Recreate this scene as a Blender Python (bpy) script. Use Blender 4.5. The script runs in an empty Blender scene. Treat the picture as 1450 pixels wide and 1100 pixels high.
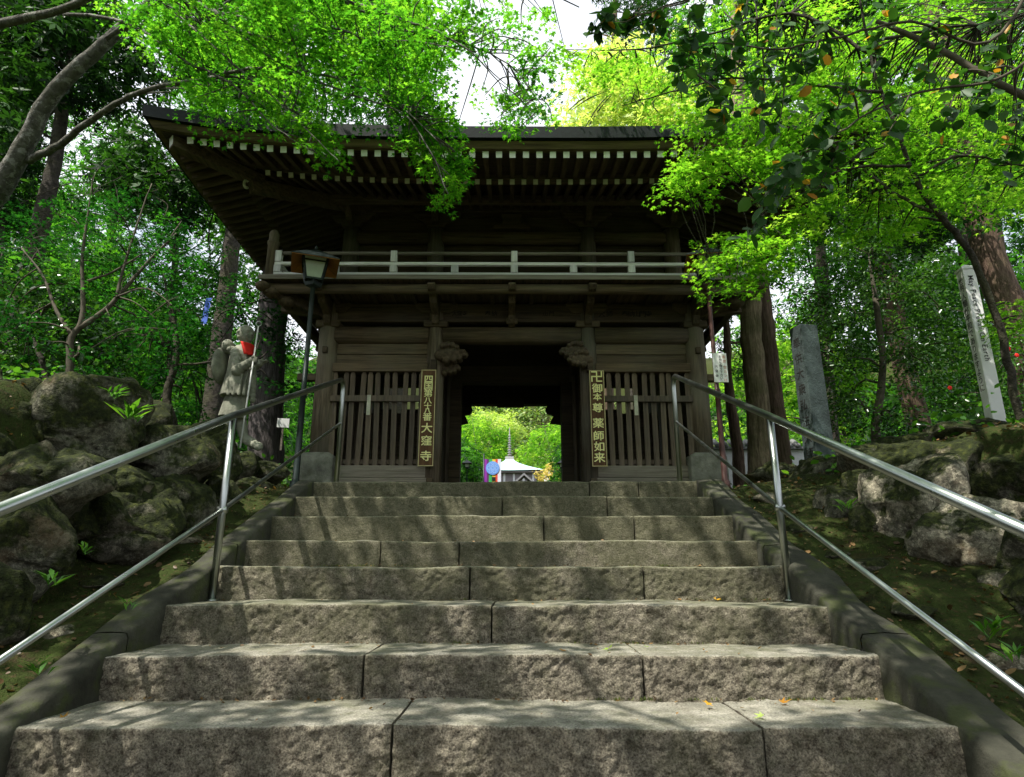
import bpy, bmesh, math, random
import numpy as np
from mathutils import Vector, Matrix

random.seed(7)
rng = np.random.default_rng(11)
SC = bpy.context.scene
COL = SC.collection
R = math.radians

# ------------------------------------------------------------------ camera, sky, sun, exposure
FPX, PITCH, YAW, EYE = 912.97, 0.2715, -0.0099, -0.706
cd = bpy.data.cameras.new("camera")
cam = bpy.data.objects.new("camera", cd)
COL.objects.link(cam)
cd.sensor_width = 36.0
cd.lens = FPX / 1450 * 36.0
cd.clip_start = 0.05
cd.clip_end = 2000
cam.location = (0, 0, EYE)
cam.rotation_euler = (math.pi / 2 + PITCH, 0, -YAW)
SC.camera = cam

SUN = Vector((-0.42, -0.36, 1.0)).normalized()
w = bpy.data.worlds.new("World")
SC.world = w
w.use_nodes = True
nt = w.node_tree
nt.nodes.clear()
sky = nt.nodes.new("ShaderNodeTexSky")
sky.sky_type = 'NISHITA'
sky.sun_disc = False
sky.sun_elevation = math.asin(SUN.z)
sky.sun_rotation = math.atan2(SUN.x, SUN.y)
sky.air_density = 1.0
sky.dust_density = 4.0
sky.ozone_density = 1.0
bg = nt.nodes.new("ShaderNodeBackground")
bg.inputs[1].default_value = 0.15
wo = nt.nodes.new("ShaderNodeOutputWorld")
# thin bright cloud veil over most of the sky
tc = nt.nodes.new("ShaderNodeTexCoord")
cn = nt.nodes.new("ShaderNodeTexNoise")
cn.inputs['Scale'].default_value = 2.2
cn.inputs['Detail'].default_value = 5
nt.links.new(tc.outputs['Generated'], cn.inputs['Vector'])
cr_ = nt.nodes.new("ShaderNodeValToRGB")
cr_.color_ramp.elements[0].position = 0.36
cr_.color_ramp.elements[0].color = (0.25, 0.25, 0.25, 1)
cr_.color_ramp.elements[1].position = 0.56
nt.links.new(cn.outputs[0], cr_.inputs[0])
cm = nt.nodes.new("ShaderNodeMixRGB")
cm.inputs[2].default_value = (5.4, 5.6, 6.0, 1)
nt.links.new(cr_.outputs[0], cm.inputs[0])
nt.links.new(sky.outputs[0], cm.inputs[1])
nt.links.new(cm.outputs[0], bg.inputs[0])
nt.links.new(bg.outputs[0], wo.inputs[0])
sd = bpy.data.lights.new("sun", 'SUN')
sd.energy = 5.0
sd.angle = R(0.5)
sd.color = (1.0, 0.95, 0.86)
so = bpy.data.objects.new("sun", sd)
COL.objects.link(so)
so.rotation_euler = SUN.to_track_quat('Z', 'Y').to_euler()
so.location = SUN * 40
SC.view_settings.view_transform = 'Standard'
SC.view_settings.look = 'None'
SC.view_settings.gamma = 1
SC.view_settings.use_curve_mapping = False
SC.view_settings.exposure = 0.78
SC.cycles.max_bounces = 7
SC.cycles.diffuse_bounces = 4
SC.cycles.transmission_bounces = 5
SC.cycles.glossy_bounces = 3
SC.cycles.use_denoising = True
SC.cycles.sample_clamp_indirect = 8.0


def at(u, v, Y):
    """point of the place at depth Y seen at photo pixel (u, v)"""
    a = (u - 725) / FPX
    b = -(v - 550) / FPX
    yy = math.cos(PITCH) - b * math.sin(PITCH)
    zz = math.sin(PITCH) + b * math.cos(PITCH)
    c, s = math.cos(YAW), math.sin(YAW)
    X = c * a + s * yy
    Yw = -s * a + c * yy
    t = Y / Yw
    return (X * t, Y, EYE + zz * t)


# ------------------------------------------------------------------ noise
def _hash(ix, iy, iz, seed):
    h = (ix * 374761393 + iy * 668265263 + iz * 2147483647 + seed * 974634777) & 0xFFFFFFFF
    h = ((h ^ (h >> 13)) * 1274126177) & 0xFFFFFFFF
    h = ((h ^ (h >> 16)) * 2246822519) & 0xFFFFFFFF
    return ((h ^ (h >> 15)) & 0xFFFFFF) / float(0xFFFFFF)


def vnoise(P, scale=1.0, seed=0):
    P = np.asarray(P, float) * scale
    I = np.floor(P).astype(np.int64)
    f = P - I
    f = f * f * (3 - 2 * f)
    out = 0
    for dx in (0, 1):
        for dy in (0, 1):
            for dz in (0, 1):
                wt = (f[:, 0] if dx else 1 - f[:, 0]) * (f[:, 1] if dy else 1 - f[:, 1]) * (f[:, 2] if dz else 1 - f[:, 2])
                out = out + wt * _hash(I[:, 0] + dx, I[:, 1] + dy, I[:, 2] + dz, seed)
    return out * 2 - 1


def fbm(P, scale=1.0, octv=4, seed=0, gain=0.5):
    o = 0
    a = 1
    for k in range(octv):
        o = o + a * vnoise(P, scale * 2 ** k, seed + k * 17)
        a *= gain
    return o


# ------------------------------------------------------------------ materials
class NT:
    def __init__(s, name):
        s.m = bpy.data.materials.new(name)
        s.m.use_nodes = True
        s.t = s.m.node_tree
        s.t.nodes.clear()
        s.out = s.t.nodes.new("ShaderNodeOutputMaterial")

    def n(s, typ, ins=None, **kw):
        nd = s.t.nodes.new("ShaderNode" + typ)
        for k, v in kw.items():
            setattr(nd, k, v)
        for k, v in (ins or {}).items():
            if hasattr(v, 'is_output'):
                s.t.links.new(v, nd.inputs[k])
            else:
                nd.inputs[k].default_value = v
        return nd

    def ramp(s, fac, stops):
        r = s.n("ValToRGB", {0: fac})
        e = r.color_ramp.elements
        while len(e) < len(stops):
            e.new(0.5)
        for q, (p, c) in zip(e, stops):
            q.position = p
            q.color = (*c, 1) if len(c) == 3 else c
        return r.outputs[0]

    def mix(s, fac, a, b, mode='MIX'):
        m = s.n("MixRGB", {0: fac}, blend_type=mode)
        for i, v in ((1, a), (2, b)):
            if hasattr(v, 'is_output'):
                s.t.links.new(v, m.inputs[i])
            else:
                m.inputs[i].default_value = (*v, 1)
        return m.outputs[0]

    def math(s, op, a, b=0.0, clamp=False):
        return s.n("Math", {0: a, 1: b}, operation=op, use_clamp=clamp).outputs[0]

    def noise(s, vec, scale, detail=4, rough=0.55, out=0, dist=0.0):
        return s.n("TexNoise", {'Vector': vec, 'Scale': scale, 'Detail': detail, 'Roughness': rough, 'Distortion': dist}).outputs[out]

    def geo(s, k='Position'):
        return s.n("NewGeometry").outputs[k]

    def obj(s):
        return s.n("TexCoord").outputs['Object']

    def mapv(s, vec, sc):
        return s.n("Mapping", {'Vector': vec, 'Scale': sc}).outputs[0]

    def bump(s, h, strength=0.5, dist=0.02, prev=None):
        b = s.n("Bump", {'Height': h, 'Strength': strength, 'Distance': dist})
        if prev is not None:
            s.t.links.new(prev, b.inputs['Normal'])
        return b.outputs[0]

    def bsdf(s, col, rough=0.7, metal=0.0, normal=None, spec=0.4, **kw):
        b = s.n("BsdfPrincipled", {'Roughness': rough, 'Metallic': metal, 'Specular IOR Level': spec})
        if hasattr(col, 'is_output'):
            s.t.links.new(col, b.inputs['Base Color'])
        else:
            b.inputs['Base Color'].default_value = (*col, 1)
        if normal is not None:
            s.t.links.new(normal, b.inputs['Normal'])
        return b

    def done(s, sh):
        s.t.links.new(sh.outputs[0], s.out.inputs[0])
        return s.m


def m_granite(name, moss, tone):
    n = NT(name)
    p = n.geo()
    big = n.noise(p, 2.2, 4)
    mid = n.noise(p, 14, 5, 0.65)
    fine = n.noise(p, 130, 3, 0.7)
    nz = n.n("SeparateXYZ", {0: n.geo('Normal')}).outputs[2]
    top = n.math('MULTIPLY', n.math('SUBTRACT', nz, 0.55, True), 3.0, True)
    a = n.ramp(n.noise(p, 26, 6, 0.75), [(0.34, (0.065, 0.05, 0.034)), (0.45, tuple(c * 0.62 for c in tone)), (0.62, tone), (0.8, tuple(min(1, c * 1.25) for c in tone))])
    sp = n.ramp(fine, [(0.33, (0.28, 0.25, 0.22)), (0.48, (0.85, 0.83, 0.8)), (0.68, (1.5, 1.45, 1.38))])
    a = n.mix(1.0, a, sp, 'MULTIPLY')
    tcol = n.ramp(n.noise(p, 9, 5, 0.6), [(0.25, (0.11, 0.11, 0.09)), (0.5, (0.23, 0.225, 0.19)), (0.75, (0.36, 0.345, 0.30))])
    tcol = n.mix(0.85, tcol, sp, 'MULTIPLY')
    tcol = n.mix(n.math('MULTIPLY', n.ramp(n.noise(p, 3.7, 5, 0.7), [(0.48, (0, 0, 0)), (0.66, (1, 1, 1))]), 0.55), tcol, (0.10, 0.095, 0.06))
    a = n.mix(top, a, tcol)
    # brown damp streaks running down the hewn faces
    st = n.noise(n.mapv(p, (5.0, 1.0, 0.7)), 1.6, 4, 0.6)
    a = n.mix(n.math('MULTIPLY', n.ramp(st, [(0.5, (0, 0, 0)), (0.68, (1, 1, 1))]), 0.35), a, (0.075, 0.062, 0.042))
    yy = n.n("SeparateXYZ", {0: p}).outputs[1]
    up = n.n("MapRange", {0: yy, 1: 2.6, 2: 5.2, 3: 0.0, 4: 0.32}).outputs[0]
    mm = n.ramp(n.math('ADD', n.math('ADD', n.math('MULTIPLY', big, 0.5), n.math('MULTIPLY', mid, 0.5)), up), [(0.50, (0, 0, 0)), (0.70, (1, 1, 1))])
    a = n.mix(n.math('MULTIPLY', mm, 0.62), a, (0.085, 0.09, 0.038))
    h1 = n.n("TexVoronoi", {'Vector': n.noise(p, 5, 2, out=1), 'Scale': 9.0}).outputs[0]
    nb = n.bump(n.noise(p, 60, 6, 0.78), 1.0, 0.022)
    nb2 = n.bump(fine, 0.8, 0.008, nb)
    flat = n.bump(n.noise(p, 60, 5, 0.7), 0.45, 0.010)
    nm = n.n("Mix", {0: top}, data_type='VECTOR')
    n.t.links.new(nb2, nm.inputs[4])
    n.t.links.new(flat, nm.inputs[5])
    return n.done(n.bsdf(a, 0.82, normal=nm.outputs[1], spec=0.3))


def m_rock(name, moss=0.5, base=(0.115, 0.112, 0.08), warm=0.35):
    n = NT(name)
    p = n.geo()
    mid = n.noise(p, 6, 6, 0.65)
    fine = n.noise(p, 60, 4, 0.7)
    nz = n.n("SeparateXYZ", {0: n.geo('Normal')}).outputs[2]
    a = n.ramp(mid, [(0.3, tuple(c * 0.35 for c in base)), (0.5, base), (0.72, tuple(c * 1.75 for c in base))])
    lich = n.ramp(n.noise(p, 34, 6, 0.8), [(0.5, (0, 0, 0)), (0.56, (1, 1, 1))])
    a = n.mix(n.math('MULTIPLY', lich, 0.75), a, tuple(c * 2.2 for c in base))
    a = n.mix(n.ramp(n.noise(p, 30, 5, 0.75), [(0.53, (0, 0, 0)), (0.58, (0.8, 0.8, 0.8))]), a, tuple(c * 0.3 for c in base))
    a = n.mix(n.math('MULTIPLY', n.ramp(n.noise(p, 3.1, 3), [(0.52, (0, 0, 0)), (0.66, (1, 1, 1))]), warm), a, (0.20, 0.12, 0.045))
    vz = n.n("TexVoronoi", {'Vector': n.mapv(n.noise(p, 1.7, 3, out=1), (1, 1, 1)), 'Scale': 7.0}, feature='DISTANCE_TO_EDGE').outputs[0]
    mf = n.math('ADD', n.math('ADD', n.noise(p, 4.3, 5, 0.7), n.math('MULTIPLY', nz, 0.16)), moss * 0.25 - 0.1)
    mm = n.ramp(mf, [(0.50, (0, 0, 0)), (0.62, (1, 1, 1))])
    mc = n.ramp(n.noise(p, 26, 3), [(0.3, (0.010, 0.013, 0.004)), (0.55, (0.028, 0.036, 0.009)), (0.75, (0.075, 0.085, 0.018))])
    a = n.mix(mm, a, mc)
    a = n.mix(1.0, a, n.ramp(fine, [(0.3, (0.55, 0.55, 0.55)), (0.6, (1.1, 1.1, 1.1))]), 'MULTIPLY')
    nb = n.bump(n.noise(p, 16, 6, 0.72), 0.8, 0.04)
    nb = n.bump(fine, 0.6, 0.01, nb)
    nb = n.bump(n.math('MULTIPLY', n.noise(p, 110, 2), mm), 0.7, 0.012, nb)
    return n.done(n.bsdf(a, 0.9, normal=nb, spec=0.2))


def m_ground(name):
    n = NT(name)
    p = n.geo()
    a = n.ramp(n.noise(p, 5, 6, 0.7), [(0.3, (0.014, 0.012, 0.007)), (0.42, (0.026, 0.034, 0.009)), (0.52, (0.036, 0.052, 0.012)), (0.60, (0.032, 0.038, 0.011)), (0.68, (0.045, 0.032, 0.018)), (0.85, (0.022, 0.016, 0.010))])
    a = n.mix(n.ramp(n.noise(p, 37, 4, 0.7), [(0.55, (0, 0, 0)), (0.66, (0.8, 0.8, 0.8))]), a, (0.075, 0.05, 0.026))
    nb = n.bump(n.noise(p, 14, 5, 0.7), 0.8, 0.05)
    nb = n.bump(n.noise(p, 90, 3, 0.7), 0.8, 0.015, nb)
    return n.done(n.bsdf(a, 0.95, normal=nb, spec=0.1))


def m_concrete(name, col=(0.05, 0.05, 0.036), moss=0.75):
    n = NT(name)
    p = n.geo()
    a = n.ramp(n.noise(p, 4.5, 6, 0.68), [(0.3, tuple(c * 0.4 for c in col)), (0.55, col), (0.8, tuple(c * 1.8 for c in col))])
    a = n.mix(n.math('MULTIPLY', n.ramp(n.noise(p, 7, 4, 0.6), [(0.5, (0, 0, 0)), (0.62, (1, 1, 1))]), moss), a, (0.05, 0.06, 0.02))
    nb = n.bump(n.noise(p, 45, 5, 0.7), 0.6, 0.012)
    return n.done(n.bsdf(a, 0.88, normal=nb, spec=0.25))


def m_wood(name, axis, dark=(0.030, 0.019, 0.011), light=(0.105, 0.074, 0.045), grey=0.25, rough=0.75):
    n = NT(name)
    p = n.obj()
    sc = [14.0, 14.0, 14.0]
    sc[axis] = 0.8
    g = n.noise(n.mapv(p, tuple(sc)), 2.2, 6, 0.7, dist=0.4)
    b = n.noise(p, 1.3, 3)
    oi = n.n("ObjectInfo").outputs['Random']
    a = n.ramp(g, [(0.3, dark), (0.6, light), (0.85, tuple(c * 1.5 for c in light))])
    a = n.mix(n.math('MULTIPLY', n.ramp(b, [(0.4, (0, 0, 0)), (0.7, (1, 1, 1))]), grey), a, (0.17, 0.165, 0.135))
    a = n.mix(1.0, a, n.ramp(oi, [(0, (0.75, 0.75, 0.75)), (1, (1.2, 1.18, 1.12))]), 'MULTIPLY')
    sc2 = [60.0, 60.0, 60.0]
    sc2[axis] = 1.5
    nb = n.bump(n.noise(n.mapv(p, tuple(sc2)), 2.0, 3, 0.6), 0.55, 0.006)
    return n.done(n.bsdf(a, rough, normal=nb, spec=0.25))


def m_plain(name, col, rough=0.6, metal=0.0, var=0.15, spec=0.4, bump=0.0, scale=20):
    n = NT(name)
    p = n.obj()
    f = n.noise(p, scale, 4, 0.6)
    a = n.ramp(f, [(0.25, tuple(max(0, c * (1 - var * 1.6)) for c in col)), (0.75, tuple(min(1, c * (1 + var)) for c in col))])
    nb = n.bump(n.noise(p, scale * 3, 3), bump, 0.005) if bump else None
    return n.done(n.bsdf(a, rough, metal, nb, spec))


def m_steel(name):
    n = NT(name)
    p = n.obj()
    r = n.math('ADD', n.math('MULTIPLY', n.noise(p, 6, 4, 0.6), 0.22), 0.20)
    b = n.bsdf(n.ramp(n.noise(p, 5, 3), [(0.2, (0.30, 0.33, 0.31)), (0.8, (0.44, 0.46, 0.44))]), 0.3, 1.0)
    n.t.links.new(r, b.inputs['Roughness'])
    return n.done(b)


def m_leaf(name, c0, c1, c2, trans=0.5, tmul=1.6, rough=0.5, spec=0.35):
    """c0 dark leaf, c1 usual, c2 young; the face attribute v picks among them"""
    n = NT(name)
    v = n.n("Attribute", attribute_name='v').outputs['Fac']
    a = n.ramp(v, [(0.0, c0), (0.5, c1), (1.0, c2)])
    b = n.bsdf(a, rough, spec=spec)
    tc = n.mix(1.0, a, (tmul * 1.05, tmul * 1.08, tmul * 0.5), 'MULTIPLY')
    t = n.n("BsdfTranslucent", {0: tc})
    mx = n.n("MixShader", {0: trans})
    n.t.links.new(b.outputs[0], mx.inputs[1])
    n.t.links.new(t.outputs[0], mx.inputs[2])
    return n.done(mx)


def m_bark(name, a0=(0.035, 0.025, 0.018), a1=(0.14, 0.11, 0.085), moss=0.2, vert=True, spots=0.0):
    n = NT(name)
    p = n.geo()
    q = n.mapv(p, (9, 9, 1.2) if vert else (5, 5, 5))
    g = n.noise(q, 3.0, 5, 0.7, dist=0.3)
    a = n.ramp(g, [(0.3, a0), (0.62, a1), (0.85, tuple(c * 1.5 for c in a1))])
    if moss:
        a = n.mix(n.math('MULTIPLY', n.ramp(n.noise(p, 3.0, 4, 0.7), [(0.45, (0, 0, 0)), (0.6, (1, 1, 1))]), moss), a, (0.075, 0.085, 0.03))
    if spots:
        a = n.mix(n.math('MULTIPLY', n.ramp(n.noise(p, 9, 4, 0.7), [(0.54, (0, 0, 0)), (0.6, (1, 1, 1))]), spots), a, (0.33, 0.33, 0.30))
    nb = n.bump(g, 1.0, 0.04)
    return n.done(n.bsdf(a, 0.9, normal=nb, spec=0.15))


M = dict(
    granite=m_granite("granite_hewn", 0.15, (0.345, 0.315, 0.245)),
    granite_moss=m_granite("granite_mossy", 0.8, (0.21, 0.19, 0.115)),
    rock=m_rock("rock_lichen", 0.7),
    rock_pale=m_rock("rock_pale", 0.35, (0.23, 0.21, 0.155), 0.25),
    rock_moss=m_rock("rock_mossy", 0.95, (0.13, 0.12, 0.09), 0.3),
    ground=m_ground("mossy_soil"),
    concrete=m_concrete("old_concrete"),
    base=m_concrete("footing_stone", (0.20, 0.20, 0.165), 0.35),
    wx=m_wood("aged_wood_x", 0, (0.026, 0.017, 0.010), (0.13, 0.092, 0.054), 0.3), wy=m_wood("aged_wood_y", 1, (0.024, 0.016, 0.009), (0.115, 0.08, 0.048), 0.2), wz=m_wood("aged_wood_z", 2, grey=0.7, light=(0.16, 0.125, 0.09)),
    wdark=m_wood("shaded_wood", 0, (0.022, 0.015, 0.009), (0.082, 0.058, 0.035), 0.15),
    fascia=m_wood("golden_fascia_wood", 0, (0.045, 0.032, 0.014), (0.15, 0.115, 0.05), 0.1),
    wpale=m_wood("bleached_wood_x", 0, (0.42, 0.41, 0.43), (0.72, 0.71, 0.74), 0.1),
    wpalez=m_wood("bleached_wood_z", 2, (0.44, 0.43, 0.45), (0.74, 0.73, 0.76), 0.1),
    picket=m_wood("picket_wood", 2, (0.05, 0.036, 0.026), (0.16, 0.12, 0.085), 0.5),
    beamlow=m_wood("sill_wood", 0, (0.09, 0.075, 0.06), (0.25, 0.22, 0.18), 0.5),
    white=m_plain("white_paint", (0.80, 0.80, 0.76), 0.7, var=0.06),
    offwhite=m_plain("worn_white_paint", (0.55, 0.54, 0.42), 0.8, var=0.2),
    copper=m_plain("dark_copper_roof", (0.010, 0.015, 0.015), 0.6, 0.0, 0.3, spec=0.2, bump=0.2),
    steel=m_steel("stainless_steel"),
    bronze=m_plain("dark_green_metal", (0.02, 0.03, 0.028), 0.4, 0.3, 0.2),
    polebrown=m_plain("brown_painted_steel", (0.07, 0.03, 0.025), 0.5, 0.1, 0.2),
    lampglass=m_plain("frosted_glass", (0.42, 0.50, 0.36), 0.35, var=0.08, scale=6),
    lamproof=m_plain("copper_hood", (0.42, 0.17, 0.035), 0.5, 0.2, 0.25, scale=9),
    signwood=m_wood("sign_wood", 2, (0.055, 0.026, 0.012), (0.12, 0.062, 0.028), 0.0),
    gold=m_plain("gold_paint", (0.88, 0.84, 0.36), 0.6, var=0.06),
    trimgold=m_plain("sign_edge_gold", (0.50, 0.42, 0.20), 0.6, var=0.15),
    signwhite=m_plain("sign_white", (0.78, 0.80, 0.78), 0.5, var=0.04),
    red=m_plain("red_cloth", (0.75, 0.02, 0.012), 0.8, var=0.2),
    redink=m_plain("faded_red_ink", (0.5, 0.18, 0.12), 0.7),
    black=m_plain("black_ink", (0.015, 0.015, 0.015), 0.6),
    ink=m_plain("faded_ink", (0.012, 0.010, 0.008), 0.8),
    statue=m_concrete("statue_stone", (0.27, 0.275, 0.215), 0.1),
    stele=m_concrete("stele_granite", (0.055, 0.075, 0.072), 0.0),
    poleface=m_plain("white_peace_pole", (0.72, 0.72, 0.70), 0.5, var=0.05, scale=9),
    plaster=m_plain("white_plaster", (0.72, 0.73, 0.76), 0.8, var=0.06),
    tile=m_plain("grey_tile", (0.22, 0.22, 0.23), 0.6, var=0.2),
    jade=m_plain("turquoise_copper", (0.42, 0.62, 0.62), 0.6, var=0.1, scale=2),
    spire=m_plain("spire_metal", (0.35, 0.33, 0.33), 0.5, var=0.2),
    hallwood=m_plain("hall_wood", (0.25, 0.22, 0.24), 0.7, var=0.2),
    barkcedar=m_bark("cedar_bark", (0.045, 0.028, 0.02), (0.17, 0.115, 0.085), 0.25),
    barkgrey=m_bark("cedar_bark_grey", (0.04, 0.034, 0.035), (0.16, 0.14, 0.14), 0.1),
    barkmoss=m_bark("mossy_cedar_bark", (0.08, 0.055, 0.038), (0.36, 0.28, 0.19), 0.5),
    barkmaple=m_bark("maple_bark", (0.045, 0.042, 0.036), (0.15, 0.145, 0.125), 0.25, False, 0.6),
    barkdark=m_bark("dark_bark", (0.02, 0.017, 0.014), (0.07, 0.062, 0.05), 0.3, False),
    twig=m_plain("twig_bark", (0.085, 0.072, 0.05), 0.9, var=0.3),
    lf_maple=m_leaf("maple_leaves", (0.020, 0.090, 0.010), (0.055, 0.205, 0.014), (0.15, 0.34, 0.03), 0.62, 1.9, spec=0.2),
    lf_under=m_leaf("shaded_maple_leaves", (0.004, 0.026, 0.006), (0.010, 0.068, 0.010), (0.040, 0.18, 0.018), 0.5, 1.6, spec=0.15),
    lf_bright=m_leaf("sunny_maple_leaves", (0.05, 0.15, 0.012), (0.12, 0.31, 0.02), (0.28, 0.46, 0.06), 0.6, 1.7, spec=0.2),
    lf_yellow=m_leaf("young_yellow_leaves", (0.20, 0.32, 0.05), (0.38, 0.52, 0.13), (0.56, 0.60, 0.26), 0.5),
    lf_dark=m_leaf("evergreen_leaves", (0.006, 0.022, 0.006), (0.017, 0.06, 0.010), (0.045, 0.14, 0.018), 0.35, 1.5, 0.5, 0.2),
    lf_mid=m_leaf("woodland_leaves", (0.007, 0.034, 0.007), (0.022, 0.10, 0.012), (0.08, 0.25, 0.022), 0.5, 1.7, spec=0.2),
    lf_glossy=m_leaf("camellia_leaves", (0.012, 0.045, 0.008), (0.035, 0.11, 0.014), (0.09, 0.22, 0.028), 0.35, 1.4, 0.25, 0.6),
    lf_oval=m_leaf("oval_leaves", (0.012, 0.05, 0.010), (0.03, 0.10, 0.016), (0.07, 0.16, 0.025), 0.35),
    lf_orange=m_leaf("orange_leaves", (0.35, 0.16, 0.02), (0.55, 0.28, 0.03), (0.65, 0.40, 0.05), 0.4),
    lf_gold=m_leaf("golden_young_leaves", (0.30, 0.24, 0.05), (0.50, 0.40, 0.11), (0.62, 0.50, 0.2), 0.4),
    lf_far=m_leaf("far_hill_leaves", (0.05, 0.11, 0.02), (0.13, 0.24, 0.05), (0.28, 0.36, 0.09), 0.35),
    fern=m_leaf("fern_leaves", (0.03, 0.10, 0.012), (0.07, 0.2, 0.02), (0.14, 0.3, 0.03), 0.4),
)


# ------------------------------------------------------------------ mesh helpers
class MB:
    def __init__(s):
        s.v = []
        s.f = []

    def add(s, vs, fs):
        o = len(s.v)
        s.v += [tuple(p) for p in vs]
        s.f += [tuple(i + o for i in f) for f in fs]
        return s

    def box(s, x0, x1, y0, y1, z0, z1):
        vs = [(x, y, z) for z in (z0, z1) for y in (y0, y1) for x in (x0, x1)]
        return s.add(vs, [(0, 2, 3, 1), (4, 5, 7, 6), (0, 1, 5, 4), (2, 6, 7, 3), (0, 4, 6, 2), (1, 3, 7, 5)])

    def beam(s, a, b, w, h, up=(0, 0, 1)):
        a, b = Vector(a), Vector(b)
        d = (b - a).normalized()
        side = d.cross(Vector(up)).normalized()
        u = side.cross(d).normalized()
        vs = []
        for p in (a, b):
            for sx, sz in ((-1, -1), (1, -1), (1, 1), (-1, 1)):
                vs.append(p + side * (w / 2 * sx) + u * (h / 2 * sz))
        return s.add(vs, [(0, 3, 2, 1), (4, 5, 6, 7), (0, 1, 5, 4), (1, 2, 6, 5), (2, 3, 7, 6), (3, 0, 4, 7)])

    def tube(s, pts, rad, n=8, cap=True):
        pts = [Vector(p) for p in pts]
        if not hasattr(rad, '__len__'):
            rad = [rad] * len(pts)
        o = len(s.v)
        up = Vector((0.31, 0.17, 0.93))
        for i, p in enumerate(pts):
            d = (pts[min(i + 1, len(pts) - 1)] - pts[max(i - 1, 0)]).normalized()
            a = d.cross(up)
            if a.length < 0.1:
                a = d.cross(Vector((1, 0, 0)))
            a.normalize()
            up = a.cross(d)
            b = up
            for k in range(n):
                t = 2 * math.pi * k / n
                q = p + (a * math.cos(t) + b * math.sin(t)) * rad[i]
                s.v.append(tuple(q))
        for i in range(len(pts) - 1):
            for k in range(n):
                s.f.append((o + i * n + k, o + i * n + (k + 1) % n, o + (i + 1) * n + (k + 1) % n, o + (i + 1) * n + k))
        if cap:
            s.f.append(tuple(o + k for k in range(n))[::-1])
            s.f.append(tuple(o + (len(pts) - 1) * n + k for k in range(n)))
        return s

    def lathe(s, prof, n=16, c=(0, 0, 0)):
        o = len(s.v)
        for r, z in prof:
            for k in range(n):
                t = 2 * math.pi * k / n
                s.v.append((c[0] + r * math.cos(t), c[1] + r * math.sin(t), c[2] + z))
        m = len(prof)
        for i in range(m - 1):
            for k in range(n):
                s.f.append((o + i * n + k, o + i * n + (k + 1) % n, o + (i + 1) * n + (k + 1) % n, o + (i + 1) * n + k))
        s.f.append(tuple(o + k for k in range(n))[::-1])
        s.f.append(tuple(o + (m - 1) * n + k for k in range(n)))
        return s

    def prism(s, prof, y0, y1):
        """profile in x,z extruded along y"""
        n = len(prof)
        vs = [(x, y0, z) for x, z in prof] + [(x, y1, z) for x, z in prof]
        fs = [tuple(range(n)), tuple(range(n, 2 * n))[::-1]] + [(i, i + n, (i + 1) % n + n, (i + 1) % n) for i in range(n)]
        return s.add(vs, fs)

    def prismx(s, prof, x0, x1):
        """profile in y,z extruded along x"""
        n = len(prof)
        vs = [(x0, y, z) for y, z in prof] + [(x1, y, z) for y, z in prof]
        fs = [tuple(range(n)), tuple(range(n, 2 * n))[::-1]] + [(i, i + n, (i + 1) % n + n, (i + 1) % n) for i in range(n)]
        return s.add(vs, fs)

    def blob(s, c, r, n=10, m=8):
        """ellipsoid"""
        o = len(s.v)
        r = (r, r, r) if not hasattr(r, '__len__') else r
        for i in range(1, m):
            ph = math.pi * i / m
            for k in range(n):
                t = 2 * math.pi * k / n
                s.v.append((c[0] + r[0] * math.sin(ph) * math.cos(t), c[1] + r[1] * math.sin(ph) * math.sin(t), c[2] + r[2] * math.cos(ph)))
        s.v += [(c[0], c[1], c[2] + r[2]), (c[0], c[1], c[2] - r[2])]
        T, B = o + (m - 1) * n, o + (m - 1) * n + 1
        for i in range(m - 2):
            for k in range(n):
                s.f.append((o + i * n + k, o + (i + 1) * n + k, o + (i + 1) * n + (k + 1) % n, o + i * n + (k + 1) % n))
        for k in range(n):
            s.f.append((T, o + k, o + (k + 1) % n))
            s.f.append((B, o + (m - 2) * n + (k + 1) % n, o + (m - 2) * n + k))
        return s

    def mesh(s, name, mat, smooth=False):
        me = bpy.data.meshes.new(name)
        me.from_pydata(s.v, [], s.f)
        if mat:
            me.materials.append(mat)
        if smooth:
            me.shade_smooth()
        return me

    def build(s, name, mat, parent=None, smooth=False, bevel=0, fix=False):
        me = s.mesh(name, mat, smooth)
        if fix:
            bm = bmesh.new()
            bm.from_mesh(me)
            bmesh.ops.recalc_face_normals(bm, faces=bm.faces)
            bm.to_mesh(me)
            bm.free()
        return put(name, me, parent, bevel)


def put(name, me, parent=None, bevel=0, loc=None, rot=None):
    o = bpy.data.objects.new(name, me)
    COL.objects.link(o)
    if parent is not None:
        o.parent = parent
    if loc is not None:
        o.location = loc
    if rot is not None:
        o.rotation_euler = rot
    if bevel:
        b = o.modifiers.new("bevel", 'BEVEL')
        b.width = bevel
        b.segments = 2
        b.limit_method = 'ANGLE'
    return o


def tag(o, label=None, cat=None, group=None, kind=None):
    if label:
        o['label'] = label
    if cat:
        o['category'] = cat
    if group:
        o['group'] = group
    if kind:
        o['kind'] = kind
    return o


def thing(name, label, cat, loc=(0, 0, 0), rz=0.0, group=None):
    o = bpy.data.objects.new(name, None)
    COL.objects.link(o)
    o.empty_display_size = 0.2
    o.location = loc
    o.rotation_euler = (0, 0, rz)
    return tag(o, label, cat, group)


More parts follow.
